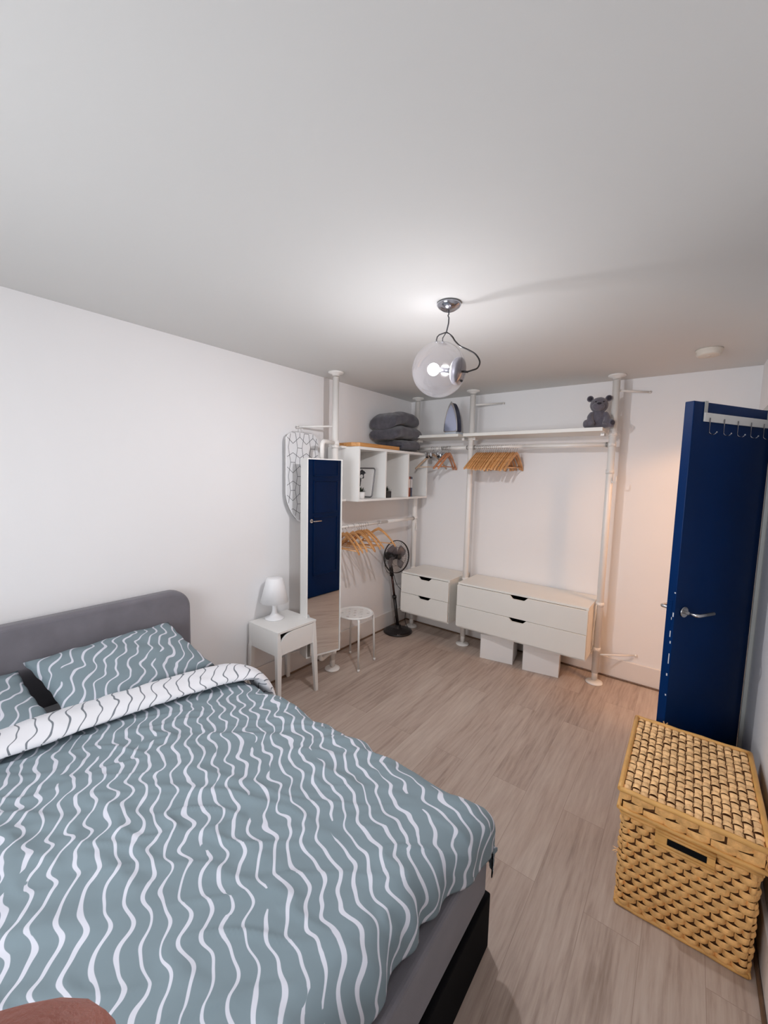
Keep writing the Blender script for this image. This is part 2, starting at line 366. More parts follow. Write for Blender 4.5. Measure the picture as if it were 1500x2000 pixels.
# skirting boards with a brown bead along the floor
def skirt(nm, lo, hi, face):
    x0, y0 = lo; x1, y1 = hi
    mb = MB(); mb.box((x0, y0, 0), (x1, y1, 0.165))
    struct(nm, mb, 'skirt', 0.004)
skirt('baseboard_left', (0.0005, YN), (0.016, -0.0005), 0)
skirt('baseboard_back', (0.016, -0.016), (XW-0.002, -0.0005), 0)
skirt('baseboard_right', (XW-0.016, YN), (XW-0.0005, DY0-0.075), 0)
def bead(nm, poly): struct(nm, MB().prism(poly, 0.014), 'bead', 0.005)
bead('trim_1', [(0.0165, YN), (0.029, YN), (0.029, -0.029), (0.0165, -0.0165)])
bead('trim_2', [(0.0165, -0.0165), (0.029, -0.029), (XW-0.02, -0.029), (XW-0.02, -0.0165)])
bead('trim_3', [(XW-0.0165, YN), (XW-0.0165, DY0-0.08), (XW-0.029, DY0-0.08), (XW-0.029, YN)])
# door casing
jm = MB()
jm.box((XW-0.018, DY0-0.065, 0), (XW, DY0-0.002, DH+0.06)); jm.box((XW-0.018, DY1+0.002, 0), (XW, DY1+0.065, DH+0.06)); jm.box((XW-0.018, DY0-0.002, DH), (XW, DY1+0.002, DH+0.06))
struct('trim_4', jm, 'archi', 0.004)

# door leaf, standing open into the room
DW, DT, DZ = 0.615, 0.04, 1.975
HX, HY = 2.7716, -0.876
ang = math.atan2(-0.856, -0.517)
door = MB().box((0, -DT, 0.008), (DW, 0, DZ+0.005)).build('door_1', 'bluedoor', None, 0.003)
door.location = (HX, HY, 0); door.rotation_euler = (0, 0, ang); door['kind'] = 'structure'
mo = MB()
for z0, z1 in ((0.28, 1.06), (1.10, 1.53), (1.57, 1.87)):      # raised mouldings of the panels on the far face
    for a, bb in (((0.09, z0), (DW-0.09, z0+0.022)), ((0.09, z1-0.022), (DW-0.09, z1)), ((0.09, z0), (0.112, z1)), ((DW-0.112, z0), (DW-0.09, z1))):
        mo.box((a[0], -DT-0.009, a[1]), (bb[0], -DT+0.001, bb[1]))
mo.build('panel_moulding', 'bluedoor', door, 0.004)
ch = MB()
for z, dz, yy, wd in ((0.90, 0.03, -0.012, 0.002), (0.86, 0.012, -0.008, 0.0025), (0.78, 0.05, -0.008, 0.002), (0.70, 0.012, -0.010, 0.003), (0.995, 0.02, -0.006, 0.0025), (0.975, 0.012, -0.013, 0.002), (1.10, 0.006, -0.006, 0.003), (0.60, 0.008, -0.007, 0.003)):
    ch.box((DW-0.0004, yy-wd, z-dz/2), (DW+0.0004, yy+wd, z+dz/2))
ch.build('paint_chips', 'chip', door)
LX = DW-0.06; LZ = 1.005
for sgn, y0 in ((1, 0.0), (-1, -DT)):
    hb = MB()
    hb.tube([(LX, y0, LZ), (LX, y0+sgn*0.008, LZ)], 0.025, 24)
    hb.tube([(LX, y0, LZ), (LX, y0+sgn*0.052, LZ)]+arc((LX-0.012, y0+sgn*0.052, LZ), 0.012, 0, PI/2, 5, (1,0,0), (0,sgn,0))+[(LX-0.115, y0+sgn*0.064, LZ)], 0.0085, 14)
    hb.build('door_handle', 'chrome', door)
MB().box((DW-0.0002, -0.032, 0.93), (DW+0.0012, -0.014, 1.06)).build('latch_plate', 'bluedoor', door)
for z in (0.25, 1.72):
    MB().tube([(-0.001, 0.006, z), (-0.001, 0.006, z+0.09)], 0.006, 10).build('hinge', 'chrome', door)

# hook rack hung over the door
rack = thing('over_door_hook_rack', 'white metal hook rack hanging over the top of the blue door', 'hook rack', (HX, HY, 0), ang)
MB().box((0.03, 0.004, 1.892), (0.548, 0.010, 1.932)).build('rail', 'white', rack, 0.001)
for x in (0.535, 0.045):
    MB().prism([(-DT-0.004, DZ-0.02), (-DT-0.0015, DZ-0.02), (-DT-0.0015, DZ+0.0065), (0.0015, DZ+0.0065), (0.0015, 1.894), (0.004, 1.894), (0.004, DZ+0.009), (-DT-0.004, DZ+0.009)], 0.022,
               Matrix(((0,0,1,x-0.011),(1,0,0,0),(0,1,0,0),(0,0,0,1)))).build('strap', 'archi', rack)
for k in range(5):
    x = 0.515-k*0.105
    MB().tube([(x, 0.0125, 1.91), (x, 0.0125, 1.850)]+arc((x, 0.0285, 1.850), 0.016, PI, 2*PI-0.5, 8, (0,1,0), (0,0,1)), 0.0022, 8).ball((x, 0.043, 1.843), 0.004, 10, 6).build('hook', 'chrome_dk', rack)

# ------------------------------------------------------------------ tension posts of the storage system
def post(x, y, label, collars, extra=None, arm=None):
    t = thing('tension_post', label, 'post', (x, y, 0), 0, 'floor to ceiling posts of the storage system')
    MB().tube([(0,0,0.030), (0,0,0.13)], 0.0215, 24).tube([(0,0,0.085), (0,0,2.36)], 0.025, 28).build('tube', 'post', t)
    MB().lathe([(0,0.0),(0.060,0.0),(0.063,0.004),(0.062,0.010),(0.045,0.016),(0.016,0.020),(0.011,0.022),(0.011,0.034),(0,0.034)], 36).build('floor_foot', 'post', t)
    MB().lathe([(0,2.370),(0.0265,2.370),(0.030,2.380),(0.054,2.387),(0.060,2.391),(0.060,2.399),(0,2.399)], 36).build('ceiling_foot', 'post', t)
    for z in collars:
        MB().lathe([(0.0255,z-0.016),(0.029,z-0.016),(0.029,z+0.016),(0.0255,z+0.016)], 28).ball((0.0,-0.029,z), 0.006, 10, 6).build('collar', 'post', t)
    if arm:
        a0, a1 = Vector(arm[0])-Vector((x,y,0)), Vector(arm[1])-Vector((x,y,0))
        MB().tube([a0, a1], 0.0075, 12).ball(a1, 0.012, 12, 8).build('wall_brace', 'post', t)
        MB().ball(a1+(a0-a1).normalized()*-0.0, 0.0145, 10, 6, (0.9,0.9,0.4)).build('brace_screw', 'grey_clip', t)
    return t
PM, PL, PC, PR = (0.215, -1.385), (0.190, -0.165), (0.822, -0.222), (1.968, -0.200)
pm = post(*PM, 'white post carrying the tall mirror, nearest the bed', (1.83, 1.40, 1.175, 0.16), arm=((0.215,-1.385,1.985), (0.022,-1.60,1.968)))
pl = post(*PL, 'white post in the room corner behind the black fan', (1.83, 1.40, 1.965, 1.885, 1.175, 0.64), arm=None)
pc = post(*PC, 'white post between the small and the wide drawer unit', (1.965, 1.885, 0.645, 0.28), arm=((0.822,-0.222,2.27), (1.03,-0.014,2.30)))
pr = post(*PR, 'white post at the right end, standing nearest the blue door', (1.965, 1.885, 1.68, 0.645, 0.28), arm=((1.968,-0.20,2.285), (2.165,-0.014,2.285)))
for (px_, py_), par, z, dx in ((PR, pr, 1.65, 1), (PL, pl, 1.10, 1)):
    d = Vector((0.82*dx, -0.57, 0)) if dx else Vector((1,0,0))
    MB().tube([d*0.024+Vector((0,0,z+0.02)), d*0.024+Vector((0,0,z-0.035))]+arc(d*0.042+Vector((0,0,z-0.035)), 0.018, PI, 2*PI, 8, d, (0,0,1))+[d*0.060+Vector((0,0,z-0.005))], 0.0045, 10).build('coat_hook', 'post', par)
MB().tube([(0.022,0.010,0.235),(0.14,0.12,0.225),(0.25,0.178,0.235)], 0.006, 10).ball((0.25,0.178,0.235), 0.012, 10, 6).build('wall_brace', 'post', pr)
MB().tube([(-0.018,-0.026,0.64),(-0.020,-0.027,0.55),(-0.030,-0.028,0.42),(-0.033,-0.028,0.27)], 0.0035, 8).build('cable', 'cream', pr)

# ------------------------------------------------------------------ drawer units hung between the posts
def drawer_unit(x0, x1, label, notch_at, slide):
    y0, y1, z0, z1 = -0.425, -0.022, 0.245, 0.66; T = 0.018
    t = thing('drawer_unit', label, 'drawers', ((x0+x1)/2, (y0+y1)/2, z0)); cx, cy = (x0+x1)/2, (y0+y1)/2
    W = (x1-x0)/2; D = (y1-y0)/2; HH = z1-z0
    cb = MB(); cb.box((-W, -D, HH-T), (W, D, HH)); cb.box((-W, -D, 0), (W, D, T)); cb.box((-W, -D+0.001, T), (-W+T, D, HH-T)); cb.box((W-T, -D+0.001, T), (W, D, HH-T)); cb.box((-W+T, D-0.008, T), (W-T, D, HH-T))
    cb.build('carcass', 'cream', t, 0.0012)
    hh = (HH-2*T-0.006)/2
    for i in range(2):
        d = thing_part = None
        zb = T+0.001+i*(hh+0.003); w2 = W-T-0.002 if False else W-0.0015
        nx = notch_at*W; nw = 0.072; nd = 0.026
        poly = [(-w2, 0), (w2, 0), (w2, hh), (nx+nw, hh), (nx+nw-0.022, hh-nd+0.004), (nx+nw-0.030, hh-nd), (nx-nw+0.030, hh-nd), (nx-nw+0.022, hh-nd+0.004), (nx-nw, hh), (-w2, hh)]
        yy = -D-0.018-(slide if i == 0 else 0.0)
        f = MB().prism(poly, 0.017, Matrix(((1,0,0,0),(0,0,-1,yy+0.017),(0,1,0,zb),(0,0,0,1)))).build('drawer_front', 'cream', t, 0.0012)
        bx = MB(); a = W-T-0.004
        bx.box((-a, yy+0.0172, zb+0.02), (-a+0.012, D-0.03, zb+hh-0.04)); bx.box((a-0.012, yy+0.0172, zb+0.02), (a, D-0.03, zb+hh-0.04)); bx.box((-a+0.012, yy+0.0172, zb+0.02), (a-0.012, D-0.03, zb+0.026)); bx.box((-a+0.012, D-0.042, zb+0.026), (a-0.012, D-0.03, zb+hh-0.04))
        bx.build('drawer_box', 'black', f)  # coloured black to stand in for the shade behind the notch
    return t
drawer_unit(0.235, 0.767, 'small white two-drawer unit hung beside the black fan', 0.02, 0.004)
drawer_unit(0.852, 1.932, 'wide white two-drawer unit hung above the two white boxes', 0.03, 0.006)

# top shelves
sh1 = MB().box((0.235, -0.375, 1.975), (0.765, -0.02, 2.0)).build('wall_shelf', 'cream', None, 0.0015)
tag(sh1, 'short white top shelf with the steam iron standing on it', 'shelf')
sh2 = MB().box((0.812, -0.375, 1.973), (1.925, -0.02, 2.0)).build('wall_shelf', 'cream', None, 0.0015)
tag(sh2, 'long white top shelf with the grey teddy bear on it', 'shelf')
for s_, xs in ((sh1, (0.25, 0.75)), (sh2, (0.86, 1.905))):
    for x in xs: MB().box((x-0.012, -0.245, 1.950), (x+0.012, -0.165, 1.9735)).build('shelf_bracket', 'post', s_)
# notch the long shelf's ends clear of the posts visually: end brackets grip the posts
# clothes rails
def rail(p0, p1, label, r0=0.0135, r1=0.017, split=0.45):
    t = thing('clothes_rail', label, 'clothes rail'); p0, p1 = Vector(p0), Vector(p1); d = (p1-p0).normalized(); m_ = p0.lerp(p1, split)
    MB().tube([p0+d*0.028, m_], r0, 16).build('inner_tube', 'post', t)
    MB().tube([m_-d*0.002, p1-d*0.028], r1, 16).build('outer_tube', 'post', t)
    for a, s_ in ((p0, 1), (p1, -1)):
        MB().tube([a+d*s_*0.0292, a+d*s_*0.040], 0.0195, 16).build('end_cap', 'grey_clip', t)
    return t
rail((0.190,-0.165,1.885), (0.822,-0.222,1.885), 'short white clothes rail under the shelf with the iron', split=0.5)
rail((0.822,-0.222,1.885), (1.968,-0.20,1.885), 'long white clothes rail under the long top shelf', split=0.42)
rail((0.215,-1.385,1.178), (0.190,-0.165,1.170), 'white clothes rail below the open cube shelf', split=0.6)

# ------------------------------------------------------------------ open cube shelf
X0, X1c, Y0, Y1, Z0, Z1 = 0.02, 0.365, -1.27, -0.222, 1.395, 1.835
cs = MB(); T = 0.018
cs.box((X0, Y0, Z1-T-0.004), (X1c, Y1, Z1)); cs.box((X0, Y0, Z0), (X1c, Y1, Z0+T)); cs.box((X0, Y0, Z0+T), (X0+0.008, Y1, Z1-T-0.004))
ys = [Y0, Y0+0.350, Y0+0.699, Y1-T]
for y in ys: cs.box((X0+0.008, y, Z0+T), (X1c, y+T, Z1-T-0.004))
cube = thing('cube_shelf', 'white open wall shelf of three cubes hung between two posts', 'shelf')
cs.build('carcass', 'white', cube, 0.0012)
for y in (Y0-0.03, Y1+0.0):
    for z in (Z0+0.005, Z1-0.005): MB().box((0.197, y-0.03 if y < -1 else y, z-0.008), (0.232, y+0.03 if y < -1 else y+0.012, z+0.008)).build('bracket', 'post', cube)
# wooden panel on top
tray = thing('wooden_board', 'honey coloured wooden board lying on the cube shelf beside the towels', 'board', (0.235, -0.945, Z1+0.001))
MB().prism([(-0.17,-0.30),(0.06,-0.34),(0.118,-0.30),(0.118,0.24),(0.10,0.27),(-0.17,0.27)], 0.032).build('panel', 'orange_wood', tray, 0.004)
MB().box((-0.16,-0.26,-0.0009),(-0.10,0.24,0.0)).build('felt_pad', 'gap_shade_felt', tray)
# folded towels
def towel(zc, hh, x0, x1, y0, y1, label, seed, droop=0.02):
    nx, na = 40, 56; mb = MB(); rows = []
    for i in range(nx+1):
        v = i/nx*2-1; y = (y0+y1)/2+(y1-y0)/2*math.copysign(1-(1-abs(v))**1.6, v); e_ = (max(0.0, 1-abs(v)**6))**0.5
        arch = droop*(0.6-1.3*((v-0.25)**2)); row = []
        for k in range(na):
            a = 2*PI*k/na; c_, s_ = math.cos(a), math.sin(a)
            px = math.copysign(abs(c_)**0.62, c_)*(x1-x0)/2; pz = math.copysign(abs(s_)**0.70, s_)*hh/2
            p = Vector(((x0+x1)/2+px*(0.90+0.10*e_), y, zc+pz*(0.12+0.88*e_)+arch))
            n = 0.013*noise.noise(Vector((p.x*7, p.y*9, seed)))+0.006*noise.noise(Vector((p.x*18, p.y*20, seed+4)))
            p.z += n*(1 if s_ > 0 else 0.7)*(1 if seed > 1.5 or s_ > 0 else 0); p.x += 0.008*noise.noise(Vector((p.y*12, p.z*14, seed)))
            row.append(mb.bm.verts.new(p))
        rows.append(row)
    for A, B in zip(rows, rows[1:]):
        for k in range(na): mb.face([A[k], A[(k+1) % na], B[(k+1) % na], B[k]], True)
    mb.face(rows[0]); mb.face(rows[-1][::-1])
    o = mb.build('folded_towel', 'towel', None); tag(o, label, 'towel', 'folded charcoal towels on the cube shelf'); return o
towel(Z1+0.058, 0.100, 0.03, 0.350, -0.640, -0.335, 'charcoal towel at the bottom of the stack on the cube shelf', 1.0, 0.006)
towel(Z1+0.168, 0.112, 0.03, 0.352, -0.745, -0.315, 'folded charcoal towel in the middle of the stack of three', 2.0, 0.022)
towel(Z1+0.286, 0.122, 0.03, 0.335, -0.745, -0.345, 'rolled charcoal towel on top of the stack of three', 3.3, 0.040)
# things in the cubes
def on_cube(y): return Z0+T+0.0006
zb = Z0+T+0.0006
# sketch picture
pic = thing('framed_sketch', 'framed black and white drawing leaning in the first cube', 'picture', (0.165, -1.005, zb), 0)
pic.rotation_euler = (0, math.radians(-9), -PI/2)
def ring_frame(w2, h, r, th):
    out = MB()
    def rr(ws, hs, rad, y):
        pts = []
        for cx, cz, a0 in ((ws-rad, rad, -PI/2), (ws-rad, hs-rad, 0), (-ws+rad, hs-rad, PI/2), (-ws+rad, rad, PI)):
            for k in range(5): a = a0+k*PI/8; pts.append(Vector((y, cx+rad*math.cos(a), cz+rad*math.sin(a))))
        return pts
    return rr
rr = ring_frame(0,0,0,0)
MB().tube(rr(0.135, 0.25, 0.022, 0.012), 0.006, 8, closed=True).build('frame', 'pewter', pic, loc=(0,0,0.006))
pb = MB(); vs = [pb.bm.verts.new(q) for q in rr(0.135, 0.25, 0.022, 0.006)]; pb.face(vs); pb.build('paper_sheet', 'paper', pic, solid=0.003, loc=(0,0,0.006))
ink = MB()
for (cy, cz, a, bb_, tt) in ((-0.02, 0.19, 0.038, 0.034, 0), (-0.03, 0.225, 0.03, 0.012, 0.5), (0.005, 0.222, 0.028, 0.010, -0.4), (-0.02, 0.13, 0.010, 0.035, 0), (-0.03, 0.10, 0.018, 0.014, 0.2), (-0.05, 0.21, 0.02, 0.01, -0.7)):
    pts = []
    for k in range(18):
        aa = 2*PI*k/18; q = Vector((a*math.cos(aa), bb_*math.sin(aa)))*(1+0.18*math.sin(5*aa+cy*90)); c_, s_ = math.cos(tt), math.sin(tt)
        pts.append((0.0092, cy+q.x*c_-q.y*s_, cz+q.x*s_+q.y*c_))
    ink.face([ink.bm.verts.new(q) for q in pts])
ink.build('ink_drawing', 'sketch', pic, solid=0.0008)
ink = MB()
pts = [(0.0102, -0.012+0.017*math.cos(a), 0.183+0.018*math.sin(a)) for a in [2*PI*k/18 for k in range(18)]]
ink.face([ink.bm.verts.new(q) for q in pts]); ink.build('drawn_face', 'paper', pic, solid=0.0006)
ink = MB(); ink.tube([(0.0095,0.0,0.03),(0.0095,0.022,0.085),(0.0095,0.03,0.02)], 0.0016, 6); ink.build('drawn_line', 'sketch_mid', pic)
def plant(x, y, potmat, label, cyl=True, r=0.028, h=0.055, dens=26, spr=0.05, lm='leaf'):
    t = thing('potted_plant', label, 'plant', (x, y, zb))
    if cyl: MB().lathe([(0,0),(r*0.85,0),(r,h*0.1),(r*1.05,h),(r*0.9,h),(r*0.88,h-0.006),(0,h-0.006)], 24).build('pot', potmat, t)
    else: MB().box((-r,-r,0),(r,r,h)).build('pot', potmat, t, 0.004)
    lb = MB()
    for k in range(dens):
        a = random.uniform(0, 2*PI); e_ = random.uniform(0.15, 1.45); L = random.uniform(0.6, 1)*spr; d = Vector((math.cos(a)*math.cos(e_), math.sin(a)*math.cos(e_), math.sin(e_)))
        p0 = Vector((0,0,h-0.004)); s_ = d.cross(Vector((0,0,1))).normalized()*0.0045
        q = [p0+d*0.004, p0+d*L*0.5+s_, p0+d*L, p0+d*L*0.5-s_]; lb.face([lb.bm.verts.new(v) for v in q])
    lb.build('foliage', lm, t, solid=0.001); return t
plant(0.315, -1.178, 'potwhite', 'tiny dark plant in a white pot in front of the drawing', True, 0.030, 0.058, 44, 0.052)
plant(0.326, -0.848, 'black', 'small black square pot plant in the middle cube', False, 0.033, 0.058, 46, 0.055)
# books
def book(x, y, th, hh, dd, m, label, lean=0.0):
    t = thing('book', label, 'book', (x, y, zb), 0, 'paperbacks in the third cube'); t.rotation_euler = (lean, 0, 0)
    MB().prism([(-dd,-th/2),(0,-th/2),(0,th/2),(-dd,th/2),(-dd,th/2-0.002),(-0.002,th/2-0.002),(-0.002,-th/2+0.002),(-dd,-th/2+0.002)], hh).build('cover', m, t, 0.0006)
    MB().box((-dd+0.003,-th/2+0.0022,0.003),(-0.0025,th/2-0.0022,hh-0.003)).build('pages', 'paper', t)
    MB().box((0.0001,-th/2+0.003,hh*0.45),(0.0006,th/2-0.003,hh*0.88)).build('spine_label', 'paper', t)
yb = -0.535
for th, hh, m_, lb in ((0.017,0.185,'book_pink','peach paperback at the left end of the cube books'), (0.018,0.188,'book_red','rust red book between the peach and the dark book'), (0.015,0.19,'book_dk','dark brown book third from the left in the cube'), (0.020,0.187,'book_blue','slate blue book at the right end of the cube books')):
    book(0.345, yb+th/2, th, hh, 0.13, m_, lb); yb += th+0.0012

# ------------------------------------------------------------------ clothes hangers
def hanger(wm, label, group, clips=False):
    """local: x across the shoulders, z up, hook crown at origin (sits on rail top)"""
    t = thing('coat_hanger', label, 'coat hanger', group=group)
    hk = arc((0,0,-0.0185), 0.0195, math.radians(-35), math.radians(180), 14)
    hk += [Vector((-0.0195,0,-0.024)), Vector((-0.012,0,-0.036)), Vector((0,0,-0.046)), Vector((0,0,-0.064))]
    MB().tube(hk, 0.0017, 6).build('hook', 'chrome', t)
    mb = MB(); N = 22; W = 0.188; rows = []
    for i in range(N+1):
        u = -1+2*i/N; a = abs(u); x = W*u
        top = -0.058-0.012*a-0.135*a**1.35; th = 0.030*(1-a*0.35); yy = -0.022*(a**2)
        wd = 0.0046+0.0034*a**2; sh_ = 0.006 if 0 < i < N else 0.012
        rows.append([mb.bm.verts.new(q) for q in ((x, yy-wd, top-sh_*0.3), (x, yy+wd, top-sh_*0.3), (x, yy+wd, top-th), (x, yy-wd, top-th))])
    for A, B in zip(rows, rows[1:]):
        for k in range(4): mb.face([A[k], A[(k+1) % 4], B[(k+1) % 4], B[k]], True)
    mb.face(rows[0]); mb.face(rows[-1][::-1])
    mb.build('shoulder', wm, t, 0.0022, 2)
    MB().tube([(-W*0.90,-0.018,-0.196),(W*0.90,-0.018,-0.196)], 0.0048, 10).build('trouser_bar', wm, t)
    return t
h0 = hanger('hanger', 'x', 'wooden hangers on the long top rail')
ordn = ['first','second','third','fourth','fifth','sixth','seventh','eighth','ninth','tenth','eleventh','twelfth','thirteenth','fourteenth','fifteenth','sixteenth','seventeenth','eighteenth','nineteenth','twentieth']
random.seed(3)
NB = 20; RZT = 1.885+0.0150
for k in range(NB):
    x = 0.888+k*0.0186+random.uniform(-0.002, 0.002)
    lb = ('leftmost wooden hanger on the long top rail, beside the middle post' if k == 0 else 'rightmost wooden hanger of the packed row on the long top rail' if k == NB-1
          else ordn[k]+' wooden hanger from the left on the long top rail')
    rot = (random.uniform(-0.03, 0.03), random.uniform(-0.05, 0.05), -PI/2-0.05+0.035*math.sin(k*1.7)-0.04*(k > 12))
    loc = (x, -0.222+0.02*k/NB, RZT+0.0005)
    if k == 0:
        h0.location = loc; h0.rotation_euler = rot; h0['label'] = lb
    else: dup(h0, loc, rot, lb, 'wooden hangers on the long top rail')
# short top rail: one pale hanger, clip hangers, three reddish ones
hp = hanger('hanger_pale', 'pale wooden hanger at the left end of the short top rail', 'hangers on the short top rail')
hp.location = (0.405, -0.207, RZT); hp.rotation_euler = (0, 0.03, -PI/2-0.42)
def clip_hanger():
    t = thing('clip_hanger', 'x', 'clip hanger')
    hk = arc((0,0,-0.0185), 0.0195, math.radians(-35), math.radians(180), 14)
    hk += [Vector((-0.0195,0,-0.024)), Vector((-0.010,0,-0.036)), Vector((0,0,-0.046)), Vector((0,0,-0.058))]
    MB().tube(hk, 0.0016, 6).build('hook', 'chrome', t)
    MB().tube([(-0.095,0,-0.060),(0.095,0,-0.060)], 0.0022, 8).build('bar', 'chrome', t)
    for x in (-0.07, 0.07):
        c = MB(); c.box((x-0.011,-0.006,-0.095),(x+0.011,-0.002,-0.052)); c.box((x-0.011,0.002,-0.095),(x+0.011,0.006,-0.052)); c.build('clip', 'chrome', t, 0.001)
        MB().box((x-0.012,-0.007,-0.108),(x+0.012,0.007,-0.094)).build('clip_tip', 'black', t, 0.001)
    return t
c0 = clip_hanger()
for k in range(6):
    lb = ('leftmost' if k == 0 else 'rightmost' if k == 5 else ordn[k]+' from left')+' silver and black clip hanger on the short top rail'
    loc = (0.400+k*0.027, -0.208, RZT); rot = (0.0, random.uniform(-0.12, 0.12), -PI/2+random.uniform(-0.45, 0.35))
    if k == 0: c0.location = loc; c0.rotation_euler = rot; c0['label'] = lb; c0['group'] = 'clip hangers on the short top rail'
    else: dup(c0, loc, rot, lb, 'clip hangers on the short top rail')
hr = hanger('hanger_rose', 'x', 'hangers on the short top rail')
for k, (x, rz, lb) in enumerate(((0.562, -0.02, 'reddish wooden hanger right beside the clip hangers'), (0.580, -0.12, 'middle one of three reddish hangers on the short top rail'), (0.600, 0.05, 'reddish wooden hanger at the right end of the short top rail'))):
    loc = (x, -0.212, RZT+0.0022); rot = (0, 0.0, -PI/2+rz)
    if k == 0: hr.location = loc; hr.rotation_euler = rot; hr['label'] = lb
    else: dup(hr, loc, rot, lb, 'hangers on the short top rail')
# lower rail
hl_ = hanger('hanger', 'x', 'wooden hangers on the lower rail')
low = [(-1.262, 0.10), (-1.228, -0.02), (-1.150, -0.10), (-1.085, 0.06), (-1.058, 0.10), (-1.030, -0.02), (-1.000, 0.04), (-0.968, 0.08), (-0.790, 0.16)]
names = ['wooden hanger beside the mirror edge, leftmost on the lower rail', 'reddish wooden hanger second from the mirror on the lower rail', 'wooden hanger third from the mirror on the lower rail',
         'wooden hanger at the near side of the lower rail bunch', 'second wooden hanger in the lower rail bunch of five', 'wooden hanger in the middle of the lower rail bunch of five',
         'fourth wooden hanger in the lower rail bunch of five', 'wooden hanger at the far side of the lower rail bunch', 'lone wooden hanger at the right, nearest the fan']
for k, ((y, rz), lb) in enumerate(zip(low, names)):
    loc = (0.206, y, 1.176+0.0165+(0.001 if y > -0.7 else 0)); rot = (random.uniform(-0.04, 0.04), random.uniform(-0.06, 0.06), rz)
    if k == 0: hl_.location = loc; hl_.rotation_euler = rot; hl_['label'] = lb
    else:
        q = dup(hl_, loc, rot, lb, 'wooden hangers on the lower rail')

# ------------------------------------------------------------------ standing mirror cabinet hung on the near post
ma = math.radians(16.4)
ML = Vector((0.272, -1.730, 0)); MW = 0.290; mz0, mz1 = 0.232, 1.722
mir = thing('wall_mirror', 'tall white framed mirror on a post, reflecting the blue door', 'mirror', (ML.x, ML.y, 0), PI/2-ma)
# local x along the width (left to right), local y = away from the room, z up
mb = MB(); D_ = 0.10
mb.box((0, 0.004, mz0), (0.012, D_, mz1)); mb.box((MW-0.012, 0.004, mz0), (MW, D_, mz1)); mb.box((0.012, 0.004, mz1-0.012), (MW-0.012, D_, mz1)); mb.box((0.012, 0.004, mz0), (MW-0.012, D_, mz0+0.012)); mb.box((0.012, D_-0.006, mz0+0.012), (MW-0.012, D_, mz1-0.012))
mb.build('case', 'white', mir, 0.0015)
mb = MB()
for a, bb in (((0, mz0), (0.0085, mz1)), ((MW-0.0085, mz0), (MW, mz1)), ((0.0085, mz1-0.0085), (MW-0.0085, mz1)), ((0.0085, mz0), (MW-0.0085, mz0+0.0085))): mb.box((a[0], -0.012, a[1]), (bb[0], 0.0035, bb[1]))
mb.build('frame', 'white', mir, 0.001)
MB().box((0.0086, -0.006, mz0+0.0086), (MW-0.0086, -0.002, mz1-0.0086)).build('mirror_glass', 'mirror', mir)
mi = Matrix.Translation((ML.x, ML.y, 0)) @ Matrix.Rotation(PI/2-ma, 4, 'Z'); inv = mi.inverted()
pp = inv @ Vector((PM[0], PM[1], 0)); q0 = Vector((0.150, 0.055, 0))
for zz, dz in ((1.855, -1), (0.155, 1)):
    p1 = Vector((pp.x, pp.y, zz)); d = (q0-Vector((pp.x, pp.y, 0))).normalized(); e1 = Vector((q0.x, q0.y, zz))
    zend = mz1+0.001 if dz < 0 else mz0-0.001
    r_ = 0.035
    pts = [p1+d*0.02]+[e1-d*r_+d*r_*math.sin(a)+Vector((0,0,dz*r_*(1-math.cos(a)))) for a in [PI/2*k/8 for k in range(9)]]+[Vector((q0.x, q0.y, zend))]
    MB().tube(pts, 0.0165, 16).build('swing_arm', 'post', mir)
    MB().lathe([(0.0256,-0.02),(0.033,-0.02),(0.033,0.02),(0.0256,0.02)], 24, Matrix.Translation(p1)).build('arm_clamp', 'post', mir)

# ------------------------------------------------------------------ ironing board on the wall
ib = thing('ironing_board', 'small tabletop ironing board with white patterned cover hanging on the wall', 'ironing board', (0.030, -1.572, 1.225), 0)
hw, LB = 0.163, 0.700
def board_half(z):       # half width by height above the tip
    t = z/LB
    if t < 0.36: return hw*(math.sin(PI/2*min(1, (t/0.36)))**0.62)
    if t > 0.90: return hw*(1-((t-0.90)/0.10)**2.6*0.42)
    return hw
zs = [LB*i/60 for i in range(61)]
poly = [(board_half(z), z) for z in zs]+[(-board_half(z), z) for z in reversed(zs) if z > 0]
MYZ = Matrix(((0,0,1,0),(1,0,0,0),(0,1,0,0),(0,0,0,1)))
MB().prism(poly, 0.022, MYZ).build('cover', 'cover', ib, 0.006, 3)
def to_board(cx, cy): return ((cx-290)/2330.0, 0.70-(cy-130)/2330.0)     # pattern drawn on the cover
segs = []
rowsy = [20, 277, 545, 795, 1045, 1290, 1540, 1790]
for r_i, yc in enumerate(rowsy):
    a_ = (r_i % 2 == 1)
    xs_ = [-95+155*k for k in range(8)]
    zz = [(x, yc+((-1 if ((k+(0 if a_ else 1)) % 2 == 0) else 1)*(62 if a_ else 45))) for k, x in enumerate(xs_)]
    segs += [(zz[k], zz[k+1]) for k in range(7)]
    if r_i+1 < len(rowsy):
        yn = rowsy[r_i+1]; ym = (yc+yn)/2
        for k in range(7):
            xc = (xs_[k]+xs_[k+1])/2; off = 26*(1 if (k % 2 == 0) else -1)*(-1 if a_ else 1)
            segs += [((xc, yc), (xc+off, ym)), ((xc+off, ym), (xc, yn))]
        for k in range(1, 7):
            conv = (k % 2 == 0) == (a_)
            if conv: segs.append(((xs_[k]-52, ym), (xs_[k]+52, ym)))
            elif not a_: segs.append(((xs_[k], yc+50), (xs_[k], yn-60)))
pm_ = MB()
